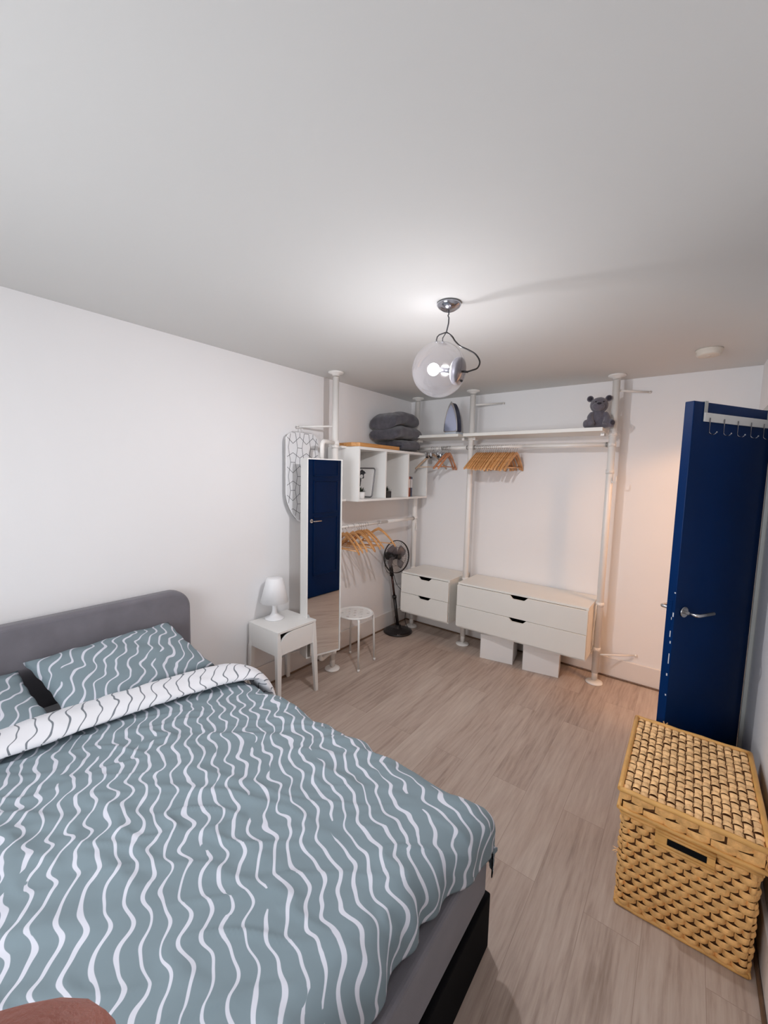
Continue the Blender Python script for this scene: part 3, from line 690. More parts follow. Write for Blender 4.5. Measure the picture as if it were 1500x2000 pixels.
for (a, bb) in segs:
    (y0_, z0_), (y1_, z1_) = to_board(*a), to_board(*bb); n_ = 6
    pts = [(y0_+(y1_-y0_)*k/n_, z0_+(z1_-z0_)*k/n_) for k in range(n_+1)]
    for A, B in zip(pts, pts[1:]):
        ok = all(0.008 < z < LB-0.003 and abs(y) < board_half(z)-0.004 for y, z in (A, B))
        if not ok: continue
        d = Vector((B[0]-A[0], B[1]-A[1])).normalized(); s_ = Vector((-d.y, d.x))*0.0017
        pm_.face([pm_.bm.verts.new((0.0225, q[0]+k*s_.x, q[1]+k*s_.y)) for q, k in ((A, 1), (B, 1), (B, -1), (A, -1))])
pm_.build('cover_print', 'linesgrey', ib, solid=0.0004)
MB().tube([(0.011, y, z) for y, z in [(board_half(z)+0.001, z) for z in zs[::3]]+[(-board_half(z)-0.001, z) for z in reversed(zs[::3]) if z > 0]], 0.0028, 8, closed=True).build('cover_piping', 'grey_clip', ib)
MB().tube([(0.011,-0.02,LB-0.005),(0.0,-0.012,LB+0.03),(0.0,0.0,LB+0.049),(0.0,0.012,LB+0.03),(0.011,0.02,LB-0.005)], 0.0022, 8).build('hanging_loop', 'cover', ib)

# ------------------------------------------------------------------ pendant lamp
LX_, LY_ = 1.535, -2.012
pd = thing('pendant_lamp', 'clear glass globe pendant lamp glowing on the ceiling', 'lamp', (LX_, LY_, 0))
MB().lathe([(0,2.362),(0.012,2.362),(0.030,2.368),(0.048,2.380),(0.055,2.391),(0.054,2.396),(0.050,2.3995),(0,2.3995)], 40).build('ceiling_cup', 'chrome_dk', pd)
gc = Vector((-0.030, -0.018, 2.105)); GR = 0.124
R_cam = Vector((0.795, 0.606, 0)); F_cam = Vector((-0.606, 0.795, 0))
cap_dir = (R_cam*0.85-F_cam*0.50+Vector((0,0,-0.17))).normalized()
MB().ball(gc, GR, 48, 28).build('glass_globe', 'globe', pd)
MB().ball(gc-cap_dir*0.028, 0.028, 20, 12).build('bulb', 'bulb', pd)
pl_ = bpy.data.lights.new('pendant_light', 'POINT'); pl_.energy = BULB; pl_.color = (0.985, 0.975, 1.0); pl_.shadow_soft_size = 0.022; pl_.use_nodes = True
po_ = bpy.data.objects.new('pendant_light', pl_); C.objects.link(po_); po_.location = Vector((LX_, LY_, 0))+gc-cap_dir*0.028
# added falloff: upward light dimmed to keep the ceiling hot spot down
nt_ = pl_.node_tree; em_ = nt_.nodes['Emission']; tc_ = nt_.nodes.new('ShaderNodeTexCoord'); sx_ = nt_.nodes.new('ShaderNodeSeparateXYZ'); mr_ = nt_.nodes.new('ShaderNodeMapRange'); mr_.interpolation_type = 'SMOOTHSTEP'
nt_.links.new(tc_.outputs['Normal'], sx_.inputs[0]); nt_.links.new(sx_.outputs[2], mr_.inputs[0]); nt_.links.new(mr_.outputs[0], em_.inputs[1])
mr_.inputs[1].default_value = -0.6; mr_.inputs[2].default_value = 0.95; mr_.inputs[3].default_value = 1.0; mr_.inputs[4].default_value = 0.085
zq = cap_dir; xq = Vector((0,0,1)).cross(zq).normalized(); yq = zq.cross(xq)
mc = Matrix(((xq.x,yq.x,zq.x,gc.x),(xq.y,yq.y,zq.y,gc.y),(xq.z,yq.z,zq.z,gc.z),(0,0,0,1)))
MB().lathe([(0,0.076),(0.050,0.076),(0.058,0.082),(0.060,0.094),(0.060,0.104),(0.056,0.1085),(0.050,0.1125),(0,0.1135)], 48, mc).build('end_cap', 'cap_metal', pd)
MB().tube([mc @ Vector((0,0,-0.006)), mc @ Vector((0,0,0.078))], 0.012, 14).build('lamp_holder', 'chrome_dk', pd)
# hanging wire, yoke and the looping black flex
yk = Vector((-0.006, -0.004, 2.272))
MB().tube([(0,0,2.362),(0.001,0,2.352),(-0.003,0,2.345),(0.002,0,2.335),(0.001,0,2.31),yk], 0.0034, 8).build('hanging_wire', 'wire_dk', pd)
top = gc+Vector((0,0,GR)); pL = top-R_cam*0.016+Vector((0,0,-0.002)); pR = top+R_cam*0.012+Vector((0,0,-0.002))
MB().tube([pL, pL+Vector((0,0,0.012)), pL+R_cam*0.003+Vector((0,0,0.024)), pL+R_cam*0.012+Vector((0,0,0.034)), yk], 0.0028, 8).tube([pR, pR+Vector((0,0,0.02)), yk], 0.0022, 8).ball(pL+Vector((0,0,0.002)), 0.006, 10, 6, (1,1,0.5)).ball(pR+Vector((0,0,0.002)), 0.006, 10, 6, (1,1,0.5)).build('yoke', 'wire_dk', pd)
cp = mc @ Vector((0,0,0.112)); Z = Vector((0,0,1))
ctrl = [yk]+[gc+R_cam*a_+Z*b_-F_cam*c_ for a_, b_, c_ in ((0.055,0.150,0.0),(0.066,0.124,0.02),(0.088,0.095,0.04),(0.122,0.077,0.05),(0.154,0.055,0.06),(0.171,0.022,0.07),(0.160,-0.008,0.08),(0.135,-0.020,0.085))]+[cp+cap_dir*0.022, cp]
def spline(c, n=6):
    c = [Vector(q) for q in c]; out = []; e_ = [2*c[0]-c[1]]+c+[2*c[-1]-c[-2]]
    for i in range(1, len(e_)-2):
        p0, p1, p2, p3 = e_[i-1:i+3]
        for k in range(n):
            t = k/n; out.append(0.5*((2*p1)+(p2-p0)*t+(2*p0-5*p1+4*p2-p3)*t*t+(3*p1-p0-3*p2+p3)*t**3))
    return out+[c[-1]]
MB().tube(spline(ctrl), 0.0036, 10).tube([cp, cp+cap_dir*0.03], [0.0055, 0.0045], 10).build('flex', 'black', pd)
MB().ball(mc @ Vector((0.0,-0.04,0.120)), 0.006, 10, 6).build('cap_screw', 'black', pd)

# smoke alarm
sa = thing('smoke_alarm', 'round cream smoke alarm on the ceiling above the blue door', 'smoke alarm', (2.493, -0.585, 0))
MB().lathe([(0,2.362),(0.050,2.362),(0.058,2.366),(0.060,2.372),(0.060,2.386),(0.066,2.390),(0.066,2.3995),(0,2.3995)], 40).build('housing', 'smoke', sa)
MB().lathe([(0,2.3595),(0.010,2.3595),(0.012,2.3625),(0,2.3625)], 20).build('test_button', 'smoke', sa)

# ------------------------------------------------------------------ steam iron on the short shelf
it = thing('steam_iron', 'steam iron standing on its heel, blue soleplate facing out', 'iron', (0.668, -0.275, 2.0005), math.radians(-6))
def sole(s_, n=14):
    L, W = 0.270*s_, 0.074*s_; pts = []
    for k in range(n+1):
        t = k/n; pts.append((W*(1-t**2.1)**0.8 if t < 1 else 0, L*t))
    pts = [(W*0.80, -0.008)]+pts
    return pts+[(-x, z) for x, z in reversed(pts) if x > 1e-6]
XZ = lambda y, z=0.03: Matrix(((1,0,0,0),(0,0,1,y),(0,1,0,z),(0,0,0,1)))
MB().prism(sole(1.0), 0.006, XZ(-0.062)).build('soleplate_rim', 'chrome', it, 0.001)
MB().prism(sole(0.86), 0.002, XZ(-0.0642, 0.038)).build('soleplate', 'iron_sole', it)
MB().prism(sole(0.97), 0.075, XZ(-0.056)).build('body', 'iron_blue', it, 0.008, 3)
MB().box((-0.062,-0.062,0.0),(0.062,0.060,0.024)).build('heel', 'iron_pale', it, 0.006, 3)
MB().tube(spline([(0,-0.008,0.215),(0,0.040,0.205),(0,0.060,0.15),(0,0.060,0.08),(0,0.035,0.035),(0,0.0,0.028)]), 0.014, 14, flat=(1.3,0.9)).build('handle', 'iron_pale', it)
MB().ball((0,-0.002,0.15), 0.018, 14, 10, (1,1,1)).build('steam_dial', 'iron_pale', it)

# ------------------------------------------------------------------ teddy bear
tb = thing('teddy_bear', 'grey plush teddy bear sitting at the end of the long shelf', 'teddy bear', (1.872, -0.265, 2.0005), math.radians(14)); tb.scale = (0.94, 0.94, 0.94)
def fur(q, d): return q*(1+0.03*noise.noise(d*5))
bd = MB()
bd.ball((0,0.0,0.068), 0.062, 24, 16, (1.0,0.85,1.12), fn=fur)
bd.ball((0.0,-0.006,0.185), 0.064, 26, 18, (1.04,0.92,0.98), fn=fur)
bd.tube([(0,0,0.10),(0,0,0.15)], [0.045,0.04], 16)
bd.tube(spline([(-0.045,-0.01,0.118),(-0.062,-0.04,0.085),(-0.052,-0.062,0.045),(-0.045,-0.066,0.022)]), [0.022]*13+[0.024]*5+[0.019], 14)
bd.tube(spline([(0.045,-0.01,0.118),(0.060,-0.035,0.085),(0.055,-0.060,0.05),(0.045,-0.070,0.028)]), [0.022]*13+[0.024]*5+[0.019], 14)
bd.tube(spline([(-0.03,-0.01,0.032),(-0.06,-0.04,0.028),(-0.086,-0.052,0.030)]), 0.027, 14).ball((-0.088,-0.055,0.034), 0.029, 16, 12, (0.8,1,1.15))
bd.tube(spline([(0.03,-0.01,0.032),(0.06,-0.04,0.028),(0.085,-0.055,0.030)]), 0.027, 14).ball((0.088,-0.060,0.034), 0.030, 16, 12, (0.85,1,1.15))
o = bd.build('body', 'plush', tb)
k = o.modifiers.new('rm', 'REMESH'); k.mode = 'VOXEL'; k.voxel_size = 0.0045; k.use_smooth_shade = True
k = o.modifiers.new('sm', 'SMOOTH'); k.factor = 0.6; k.iterations = 4
MB().ball((-0.008,-0.058,0.168), 0.043, 22, 14, (1.05,0.72,0.80), fn=fur).build('muzzle', 'plush', tb)
MB().ball((-0.006,-0.088,0.187), 0.012, 14, 10, (1.3,0.6,0.75)).build('nose', 'plush_dk', tb)
for x in (-0.030, 0.026): MB().ball((x,-0.066,0.203), 0.0055, 12, 8).build('eye', 'black', tb)
for s_ in (-1, 1):
    e_ = MB(); e_.ball((s_*0.066,0.0,0.238), 0.025, 18, 12, (1,0.5,1)); e_ = e_.build('ear', 'plush', tb)
    MB().ball((s_*0.067,-0.009,0.238), 0.016, 14, 10, (1,0.45,1)).build('inner_ear', 'plush_dk', e_)
MB().ball((0.095,-0.090,0.037), 0.016, 14, 10, (1,0.35,1.1)).build('paw_pad', 'plush_dk', tb)

# ------------------------------------------------------------------ pedestal fan
fn_ = thing('pedestal_fan', 'black and bronze pedestal fan in the room corner', 'fan', (0.168, -0.382, 0))
MB().lathe([(0,0),(0.140,0),(0.148,0.006),(0.147,0.016),(0.120,0.026),(0.060,0.036),(0.034,0.046),(0.030,0.075),(0,0.075)], 44).build('base', 'black', fn_)
LN = -R_cam*0.14
def FC(z): return LN*max(0, z-0.05)+Vector((0,0,z))
MB().tube([FC(0.05),FC(0.365)], 0.0165, 18).tube([FC(0.355),FC(0.385)], 0.022, 18).build('outer_column', 'black', fn_)
MB().tube([FC(0.38),FC(0.60)], 0.0115, 16).build('inner_column', 'brownpole', fn_)
hd = Vector((0.97,-0.24,0.10)).normalized(); hc = Vector((0.062,0.008,0.795))+LN*0.62
u_ = Vector((0,0,1)).cross(hd).normalized(); v_ = hd.cross(u_)
mh = Matrix(((u_.x,v_.x,hd.x,hc.x),(u_.y,v_.y,hd.y,hc.y),(u_.z,v_.z,hd.z,hc.z),(0,0,0,1)))
MB().tube([FC(0.59),FC(0.66),FC(0.70)], [0.021,0.021,0.016], 16).tube(spline([FC(0.69),FC(0.73),mh @ Vector((0,-0.01,-0.095))]), 0.015, 12).build('neck', 'black', fn_)
MB().lathe([(0,-0.165),(0.030,-0.160),(0.044,-0.135),(0.047,-0.085),(0.038,-0.055),(0.012,-0.048),(0.008,0.0),(0,0.0)], 28, mh).build('motor_housing', 'black', fn_)
R_ = 0.163
def ringpts(r, z, n=48): return [mh @ Vector((r*math.cos(2*PI*k/n), r*math.sin(2*PI*k/n), z)) for k in range(n)]
gu = MB(); gu.tube(ringpts(R_, -0.005), 0.0042, 8, closed=True); gu.tube(ringpts(R_, 0.004), 0.0042, 8, closed=True)
gu.tube(ringpts(0.095, 0.030), 0.0013, 5, closed=True)
for k in range(52):
    a = 2*PI*k/52; c_, s_ = math.cos(a), math.sin(a)
    gu.tube([mh @ Vector((0.022*c_, 0.022*s_, 0.040)), mh @ Vector((0.09*c_, 0.09*s_, 0.031)), mh @ Vector((0.145*c_, 0.145*s_, 0.016)), mh @ Vector((R_*c_, R_*s_, 0.002))], 0.0009, 4)
gu.build('front_guard', 'black', fn_)
gu = MB(); gu.tube(ringpts(0.10, -0.040), 0.0013, 5, closed=True)
for k in range(44):
    a = 2*PI*k/44; c_, s_ = math.cos(a), math.sin(a)
    gu.tube([mh @ Vector((0.030*c_, 0.030*s_, -0.052)), mh @ Vector((0.10*c_, 0.10*s_, -0.041)), mh @ Vector((R_*c_, R_*s_, -0.004))], 0.0009, 4)
gu.build('rear_guard', 'black', fn_)
MB().lathe([(0,0.038),(0.026,0.038),(0.027,0.043),(0.020,0.049),(0,0.050)], 24, mh).build('guard_badge', 'black', fn_)
bl = MB()
for b_i in range(4):
    a0 = b_i*PI/2+0.3; g = []
    for i in range(8):
        r = 0.022+0.110*i/7; row = []
        for j in range(6):
            sp = (0.30+0.55*math.sin(PI*min(1, i/7*0.8+0.1)))*(j/5-0.5)*2*0.62; a = a0+sp+0.35*i/7; tw = -0.020*(j/5-0.5)*2*(1-0.4*i/7)
            row.append(bl.bm.verts.new(mh @ Vector((r*math.cos(a), r*math.sin(a), -0.008+tw))))
        g.append(row)
    for i in range(7):
        for j in range(5): bl.face([g[i][j], g[i+1][j], g[i+1][j+1], g[i][j+1]], True)
M['blade'] = glass_thin('smoked_blade_plastic', (0.55, 0.50, 0.50), 0.25)
bl.build('blades', 'blade', fn_, solid=0.0012)
MB().lathe([(0,-0.030),(0.024,-0.030),(0.026,-0.005),(0.018,0.010),(0,0.012)], 20, mh).build('blade_hub', 'black', fn_)
MB().tube(spline([mh @ Vector((-0.02,-0.03,-0.150)), FC(0.70)+Vector((-0.06,-0.02,0)), FC(0.63)+Vector((-0.045,-0.02,0)), FC(0.61)+Vector((-0.01,-0.012,0))]), 0.0028, 8).tube(spline([FC(0.615)+Vector((0.015,0.01,0)),FC(0.5)+Vector((0.035,0.02,0)),(0.050,0.035,0.40),(0.060,0.05,0.28),(0.045,0.06,0.12),(0.055,0.10,0.032)]), 0.0028, 8).tube(spline([(-0.016,-0.012,0.20),(-0.032,-0.02,0.14),(-0.02,-0.02,0.08),(-0.012,-0.02,0.048)]), 0.0028, 8).build('power_cord', 'black', fn_)
for k, (x, y) in enumerate(((0.075,-0.105),(0.088,-0.094),(0.084,-0.113))): MB().ball((x,y,0.0215), 0.0042, 8, 6, (1,1,0.6)).build('control_stud', 'chrome', fn_)

# ------------------------------------------------------------------ storage boxes on the floor
def carton(x, y, rz, label):
    t = thing('storage_box', label, 'box', (x, y, 0), rz, 'white boxes under the wide drawers')
    MB().box((0,0,0.0005),(0.283,0.24,0.185)).build('body', 'paper', t, 0.002)
    MB().box((-0.002,-0.002,0.1855),(0.285,0.242,0.222)).build('lid', 'paper', t, 0.002)
carton(1.075, -0.385, math.radians(10), 'white storage box on the floor nearest the middle post')
carton(1.447, -0.365, math.radians(10), 'white storage box on the floor, right one of two')

# ------------------------------------------------------------------ stool
st = thing('stool', 'round white metal stool with perforated seat beside the mirror', 'stool', (0.272, -1.178, 0), math.radians(8))
seat = MB(); n_ = 48
holes = [(0.0, 0.0)]+[(0.062*math.cos(a), 0.062*math.sin(a)) for a in [2*PI*k/6 for k in range(6)]]+[(0.110*math.cos(a), 0.110*math.sin(a)) for a in [2*PI*k/6+PI/6 for k in range(6)]]
SR, G = 0.152, 62; grid = {}
def inside(x, y): return math.hypot(x, y) <= SR-0.002 and all(math.hypot(x-a, y-bb) > 0.0125 for a, bb in holes)
cell = 2*SR/G
for i in range(G):
    for j in range(G):
        x, y = -SR+(i+0.5)*cell, -SR+(j+0.5)*cell
        if inside(x, y):
            q = []
            for dx, dy in ((0,0),(1,0),(1,1),(0,1)):
                key = (i+dx, j+dy)
                if key not in grid: grid[key] = seat.bm.verts.new((-SR+key[0]*cell, -SR+key[1]*cell, 0.441-0.004*(math.hypot(key[0]-G/2, key[1]-G/2)/(G/2) < 0.9)))
                q.append(grid[key])
            seat.face(q, False)
for v in seat.bm.verts:                 # pull hole borders onto circles
    if len(v.link_faces) < 4:
        r = math.hypot(v.co.x, v.co.y)
        c = min(holes, key=lambda h: math.hypot(v.co.x-h[0], v.co.y-h[1])); dd = math.hypot(v.co.x-c[0], v.co.y-c[1])
        if r > SR*0.92: v.co.x *= (SR-0.002)/r; v.co.y *= (SR-0.002)/r
        elif dd > 1e-4: v.co.x = c[0]+(v.co.x-c[0])/dd*0.0125; v.co.y = c[1]+(v.co.y-c[1])/dd*0.0125
so = seat.build('seat', 'white', st, solid=0.004)
MB().tube([(SR*math.cos(2*PI*k/48), SR*math.sin(2*PI*k/48), 0.437) for k in range(48)], 0.0075, 10, closed=True).build('seat_rim', 'white', st)
for k in range(4):
    a = PI/4+k*PI/2; c_, s_ = math.cos(a), math.sin(a)
    MB().tube([(0.06*c_,0.06*s_,0.424),(0.145*c_,0.145*s_,0.424),(0.158*c_,0.158*s_,0.419),(0.164*c_,0.164*s_,0.405),(0.180*c_,0.180*s_,0.012)], 0.0095, 14).tube([(0.1798*c_,0.1798*s_,0.022),(0.181*c_,0.181*s_,0.0)], 0.0112, 14).build('leg', 'white', st)

# ------------------------------------------------------------------ bedside table + lamp
ns = thing('bedside_table', 'white bedside table with one drawer between bed and mirror', 'bedside table', (0.0, 0.0, 0))
nx0, nx1, ny0, ny1, nz0, nz1 = 0.024, 0.352, -2.045, -1.700, 0.375, 0.545
nb = MB(); T = 0.015
nb.box((nx0, ny0, nz1-T), (nx1, ny1, nz1)); nb.box((nx0, ny0, nz0), (nx1-0.004, ny0+T, nz1-T)); nb.box((nx0, ny1-T, nz0), (nx1-0.004, ny1, nz1-T)); nb.box((nx0, ny0+T, nz0), (nx0+T, ny1-T, nz1-T)); nb.box((nx0+T, ny0+T, nz0), (nx1-0.02, ny1-T, nz0+0.008))
nb.build('case', 'white', ns, 0.001)
# drawer front with a curved finger cut-out at its top near corner
a0_, a1_, fz = ny0+T+0.001, ny1-T-0.012, nz1-T-0.003-nz0-0.004
cut = [(0.0, fz-0.095)]+[(0.130*(1-math.cos(PI/2*k/10)), fz-0.095+0.095*math.sin(PI/2*k/10)) for k in range(1, 11)]
poly = [(0, 0), (a1_-a0_, 0), (a1_-a0_, fz)]+[(x, z) for x, z in reversed(cut)]
MB().prism(poly, 0.014, Matrix(((0,0,1,nx1-0.016),(1,0,0,a0_),(0,1,0,nz0+0.002),(0,0,0,1)))).build('drawer', 'white', ns, 0.001)
for (x, y, sx, sy) in ((nx1-0.014, ny0+0.013, 1, -1), (nx1-0.014, ny1-0.012, 1, 1), (nx0+0.016, ny0+0.013, -0.3, -1), (nx0+0.016, ny1-0.012, -0.3, 1)):
    lg = MB(); top_ = nz1-0.0005 if sx > 0 else nz0+0.05; rows = []
    for z, w2, dx, dy in ((top_, 0.011, 0, 0), (nz0, 0.0195, 0.0, 0), (0.0, 0.0130, 0.018*sx, 0.012*sy)):
        cx_, cy_ = x+dx, y+dy
        rows.append([lg.bm.verts.new((cx_+a*w2*0.8+(0.001 if sx > 0 else 0), cy_+b_*w2, z)) for a, b_ in ((-1,-1),(1,-1),(1,1),(-1,1))])
    for A, B in zip(rows, rows[1:]):
        for k in range(4): lg.face([A[k], A[(k+1) % 4], B[(k+1) % 4], B[k]])
    lg.face(rows[0]); lg.face(rows[-1][::-1]); lg.build('leg', 'white', ns, 0.002)
tl = thing('table_lamp', 'small white plastic table lamp on the bedside table', 'lamp', (0.108, -1.885, nz1+0.0005))
MB().lathe([(0,0),(0.066,0),(0.070,0.004),(0.068,0.009),(0.040,0.020),(0.022,0.040),(0.016,0.070),(0.017,0.090),(0.025,0.118),(0.029,0.140),(0.022,0.150),(0,0.150)], 36).build('base', 'lampshade', tl)
MB().lathe([(0.101,0.128),(0.058,0.298),(0.052,0.304),(0.0,0.306)], 40).build('shade', 'lampshade', tl, solid=0.002)

# ------------------------------------------------------------------ bed
bed = thing('bed', 'double bed with grey upholstered headboard and frame', 'bed', (0, 0, 0))
BY0, BY1, BX1 = -3.975, -2.500, 2.020
hbp = []; hy0, hy1, hz = BY0-0.02, BY1+0.0, 0.905; rad = 0.115
hbp = [(hy0, 0.0), (hy1, 0.0)]+[(hy1-rad+rad*math.cos(a), hz-rad+rad*math.sin(a)) for a in [PI/2*k/10 for k in range(11)]]+[(hy0+rad+rad*math.cos(a), hz-rad+rad*math.sin(a)) for a in [PI/2+PI/2*k/10 for k in range(11)]]
MB().prism(hbp, 0.075, Matrix(((0,0,1,0.032),(1,0,0,0),(0,1,0,0.0),(0,0,0,1)))).build('headboard', 'upol', bed, 0.022, 4)
fr = MB(); 
fr.box((0.11, BY1-0.045, 0.205), (BX1-0.05, BY1+0.03, 0.375)); fr.box((0.11, BY0, 0.205), (BX1-0.05, BY0+0.06, 0.375)); fr.box((BX1-0.05, BY0, 0.205), (BX1, BY1+0.03, 0.395))
fr.build('rail', 'upol', bed, 0.014, 3)
bs = MB(); bs.box((0.11, BY0-0.01, 0.0), (BX1+0.012, BY1+0.042, 0.203)); bs.build('base', 'upol_dk', bed, 0.006)
MB().box((0.115, BY0+0.02, 0.21), (BX1-0.055, BY1-0.05, 0.49)).build('mattress', 'mattress', bed, 0.03, 4)
# duvet
def hash2(x, y): return noise.noise(Vector((x, y, 0.3)))
DX0, DX1, DYa, DYb = 0.50, 1.985, BY0-0.005, BY1+0.012
def duvet_point(u, w_):
    """u: cloth length from the fold towards the foot, w_: cloth position across (0 = far edge)"""
    r = 0.095; top_z = 0.545
    flatx = DX1-DX0-r; flaty = DYb-DYa-2*r
    # along x
    def wrap(t, flat, r_):
        if t <= flat: return t, 0.0
        a = (t-flat)/r_
        if a < PI/2: return flat+r_*math.sin(a), r_*(1-math.cos(a))
        return flat+r_, r_+(t-flat-r_*PI/2)
    fx, dz1 = wrap(u, flatx, r)
    wv_ = w_-(r*PI/2+0.14)
    if wv_ < 0: fy_, dz2 = wrap(-wv_, 0, r); fy = -fy_
    else: fy_, dz2 = wrap(wv_, flaty, r); fy = fy_
    x = DX0+fx; y = DYb-r-fy
    dz = math.sqrt(dz1*dz1+dz2*dz2) if (dz1 > 0 and dz2 > 0) else dz1+dz2
    if dz1 > 0 and dz2 > 0:
        k = min(1, dz1/r)*min(1, dz2/r)*0.10
        x -= k*r*0.9; y -= k*r*0.9 if wv_ < 0 else -k*r*0.9
    # long soft folds + creases
    n = 0.011*noise.noise(Vector((x*1.6, y*1.6, 1.0)))
    d1 = (x*0.80+y*0.60); d2 = (-x*0.60+y*0.80)
    n += 0.017*max(0, 1-abs(noise.noise(Vector((d1*2.1, d2*7.5, 5.0))))*4.2)*(0.4+0.6*noise.noise(Vector((x*2, y*2, 8.0))))
    n += 0.011*max(0, 1-abs(noise.noise(Vector((d1*4.5+3, d2*13, 2.0))))*5.0)*(0.5+0.8*noise.noise(Vector((x*3, y*3, 3.0))))
    n += 0.0035*noise.noise(Vector((x*14, y*9, 4.0)))
    bulge = 0.022*math.sin(PI*min(1, max(0, (x-DX0)/1.35)))*math.sin(PI*min(1, max(0, (DYb-y)/1.45)))
    z = top_z+bulge-dz
    cn = max(0, min(1, (x-1.70)/0.28))*max(0, 1-abs(y-DYb)/0.36)**1.3; x += 0.075*cn; y += 0.025*cn
    out = Vector((0, 0, n))
    if dz1 > 0: out += Vector((n*1.1+0.010*math.sin(y*38+2*math.sin(y*11))*min(1, dz1/0.08), 0, 0))
    if dz2 > 0: out += Vector((0, (n*1.0+0.010*math.sin(x*26+1.5*math.sin(x*9))*min(1, dz2/0.08))*(1 if wv_ < 0 else -1), 0))
    return Vector((x, y, z))+out
NU, NW = 210, 250
ULEN = (DX1-DX0-0.095)+0.095*PI/2+0.035
WLEN = (DYb-DYa-0.19)+2*(0.095*PI/2+0.14)
db = MB(); uvl = db.bm.loops.layers.uv.new('cloth'); gv = []
for i in range(NU+1):
    row = []
    for j in range(NW+1):
        u = ULEN*i/NU; w1 = WLEN*j/NW
        extra = 0.0
        y_here = 0
        u2 = u + (0.018*noise.noise(Vector((w1*3, 0, 9)))-0.030*max(0, 1-abs(w1-0.35)/0.35))*(i/NU)**3*(-1)
        row.append((db.bm.verts.new(duvet_point(u2, w1)), (u2, w1)))
    gv.append(row)
for i in range(NU):
    for j in range(NW):
        q = [gv[i][j], gv[i+1][j], gv[i+1][j+1], gv[i][j+1]]
        f = db.face([a for a, _ in q], True)
        if f:
            for lp, (_, c) in zip(f.loops, q): lp[uvl].uv = c
duv = thing('duvet', 'blue-grey duvet with white wavy stripes spread over the bed', 'duvet')
db.build('duvet_top', 'duvet', duv, solid=0.012)
# folded back hem: white side with grey lines
fb = MB(); uvl = fb.bm.loops.layers.uv.new('cloth')
cl = spline([(0.46,-4.02,0.40),(0.455,-3.99,0.50),(0.48,-3.90,0.570),(0.50,-3.45,0.583),(0.545,-3.15,0.588),(0.60,-2.85,0.590),(0.66,-2.62,0.588),(0.705,-2.505,0.562),(0.735,-2.455,0.49),(0.745,-2.435,0.40),(0.75,-2.43,0.33)], 16)
NR = 40; acc = 0; rows = []
for i, c in enumerate(cl):
    if i: acc += (c-cl[i-1]).length
    t = (cl[min(i+1, len(cl)-1)]-cl[max(i-1, 0)]).normalized()
    sd = Vector((1,0.0,0)); sd = (sd-t*sd.dot(t)).normalized(); nrm = sd.cross(t)
    if nrm.dot(Vector((0,0.6,1))) < 0: nrm = -nrm
    row = []
    for k in range(NR):
        a = 2*PI*k/NR
        wdt = 0.098+0.012*noise.noise(Vector((acc*3, 1, 0))); ht = 0.036+0.006*noise.noise(Vector((acc*4, 3, 0)))
        px_ = wdt*math.cos(a); pz_ = ht*math.sin(a)*(1 if math.sin(a) > 0 else 0.55)
        n = 0.005*noise.noise(Vector((acc*9, a*1.2, 0)))+0.0045*noise.noise(Vector((acc*22+a*1.5, a*1.0, 2)))
        row.append((fb.bm.verts.new(c+sd*px_+nrm*(pz_+n)), (acc+0.30*0.09*math.cos(a), a*0.075)))
    rows.append(row)
for A, B in zip(rows, rows[1:]):
    for k in range(NR):
        k2 = (k+1) % NR; q = [A[k], A[k2], B[k2], B[k]]; f = fb.face([v for v, _ in q], True)
        if f:
            uvs = [c for _, c in q]
            if k2 == 0: uvs[1] = (uvs[1][0], 2*PI*0.075); uvs[2] = (uvs[2][0], 2*PI*0.075)
            for lp, c in zip(f.loops, uvs): lp[uvl].uv = c
fb.build('folded_hem', 'fold', duv)
# pillows
def pillow(cs, th, label, seed, uo):
    tl_, tr_, br_, bl_ = [Vector(c) for c in cs]; n = 44; mb = MB(); uvl = mb.bm.loops.layers.uv.new('cloth')
    W = (tr_-tl_).length; L = (bl_-tl_).length; nr = (tr_-tl_).cross(bl_-tl_).normalized(); nr = nr if nr.z > 0 else -nr
    for sgn in (1, -1):
        g = []
        for i in range(n+1):
            row = []
            for j in range(n+1):
                s_, t_ = i/n, j/n; a, b_ = 2*s_-1, 2*t_-1
                pin = 0.045*(1-abs(b_)**2)*abs(a)**3*(-1 if a > 0 else 1)*0.5; pin2 = 0.045*(1-abs(a)**2)*abs(b_)**3*(-1 if b_ > 0 else 1)*0.5
                p = tl_.lerp(tr_, s_+pin).lerp(bl_.lerp(br_, s_+pin), t_+pin2)
                k = (max(0, 1-a*a)*max(0, 1-b_*b_))**0.42
                wr = 0.012*noise.noise(Vector((a*2.2, b_*2.2, seed)))+0.007*noise.noise(Vector((a*5+b_*2, b_*4, seed+3)))
                edge = 0.006*math.sin(a*14+seed)*abs(b_)**6+0.005*math.sin(b_*16)*abs(a)**6
                row.append((mb.bm.verts.new(p+nr*(sgn*(th/2*k if sgn > 0 else th/3*k)+wr*k+edge)), (s_*W+uo, t_*L+uo*0.3)))
            g.append(row)
        for i in range(n):
            for j in range(n):
                q = [g[i][j], g[i+1][j], g[i+1][j+1], g[i][j+1]]; f = mb.face([v for v, _ in q], True)
                if f:
                    for lp, (_, c) in zip(f.loops, q): lp[uvl].uv = c
    bmesh.ops.remove_doubles(mb.bm, verts=mb.bm.verts, dist=0.0004)
    return tag(mb.build('pillow', 'pillow', None), label, 'pillow', 'pillows at the headboard')
pillow(((0.150,-3.290,0.735), (0.150,-2.655,0.745), (0.47,-2.560,0.555), (0.47,-3.215,0.555)), 0.135, 'wavy striped pillow propped on the headboard, nearest the bedside table', 2.0, 0.2)
pillow(((0.140,-3.950,0.70), (0.140,-3.305,0.705), (0.46,-3.245,0.565), (0.46,-3.950,0.565)), 0.12, 'wavy striped pillow at the left edge, partly cut off', 5.0, 1.37)

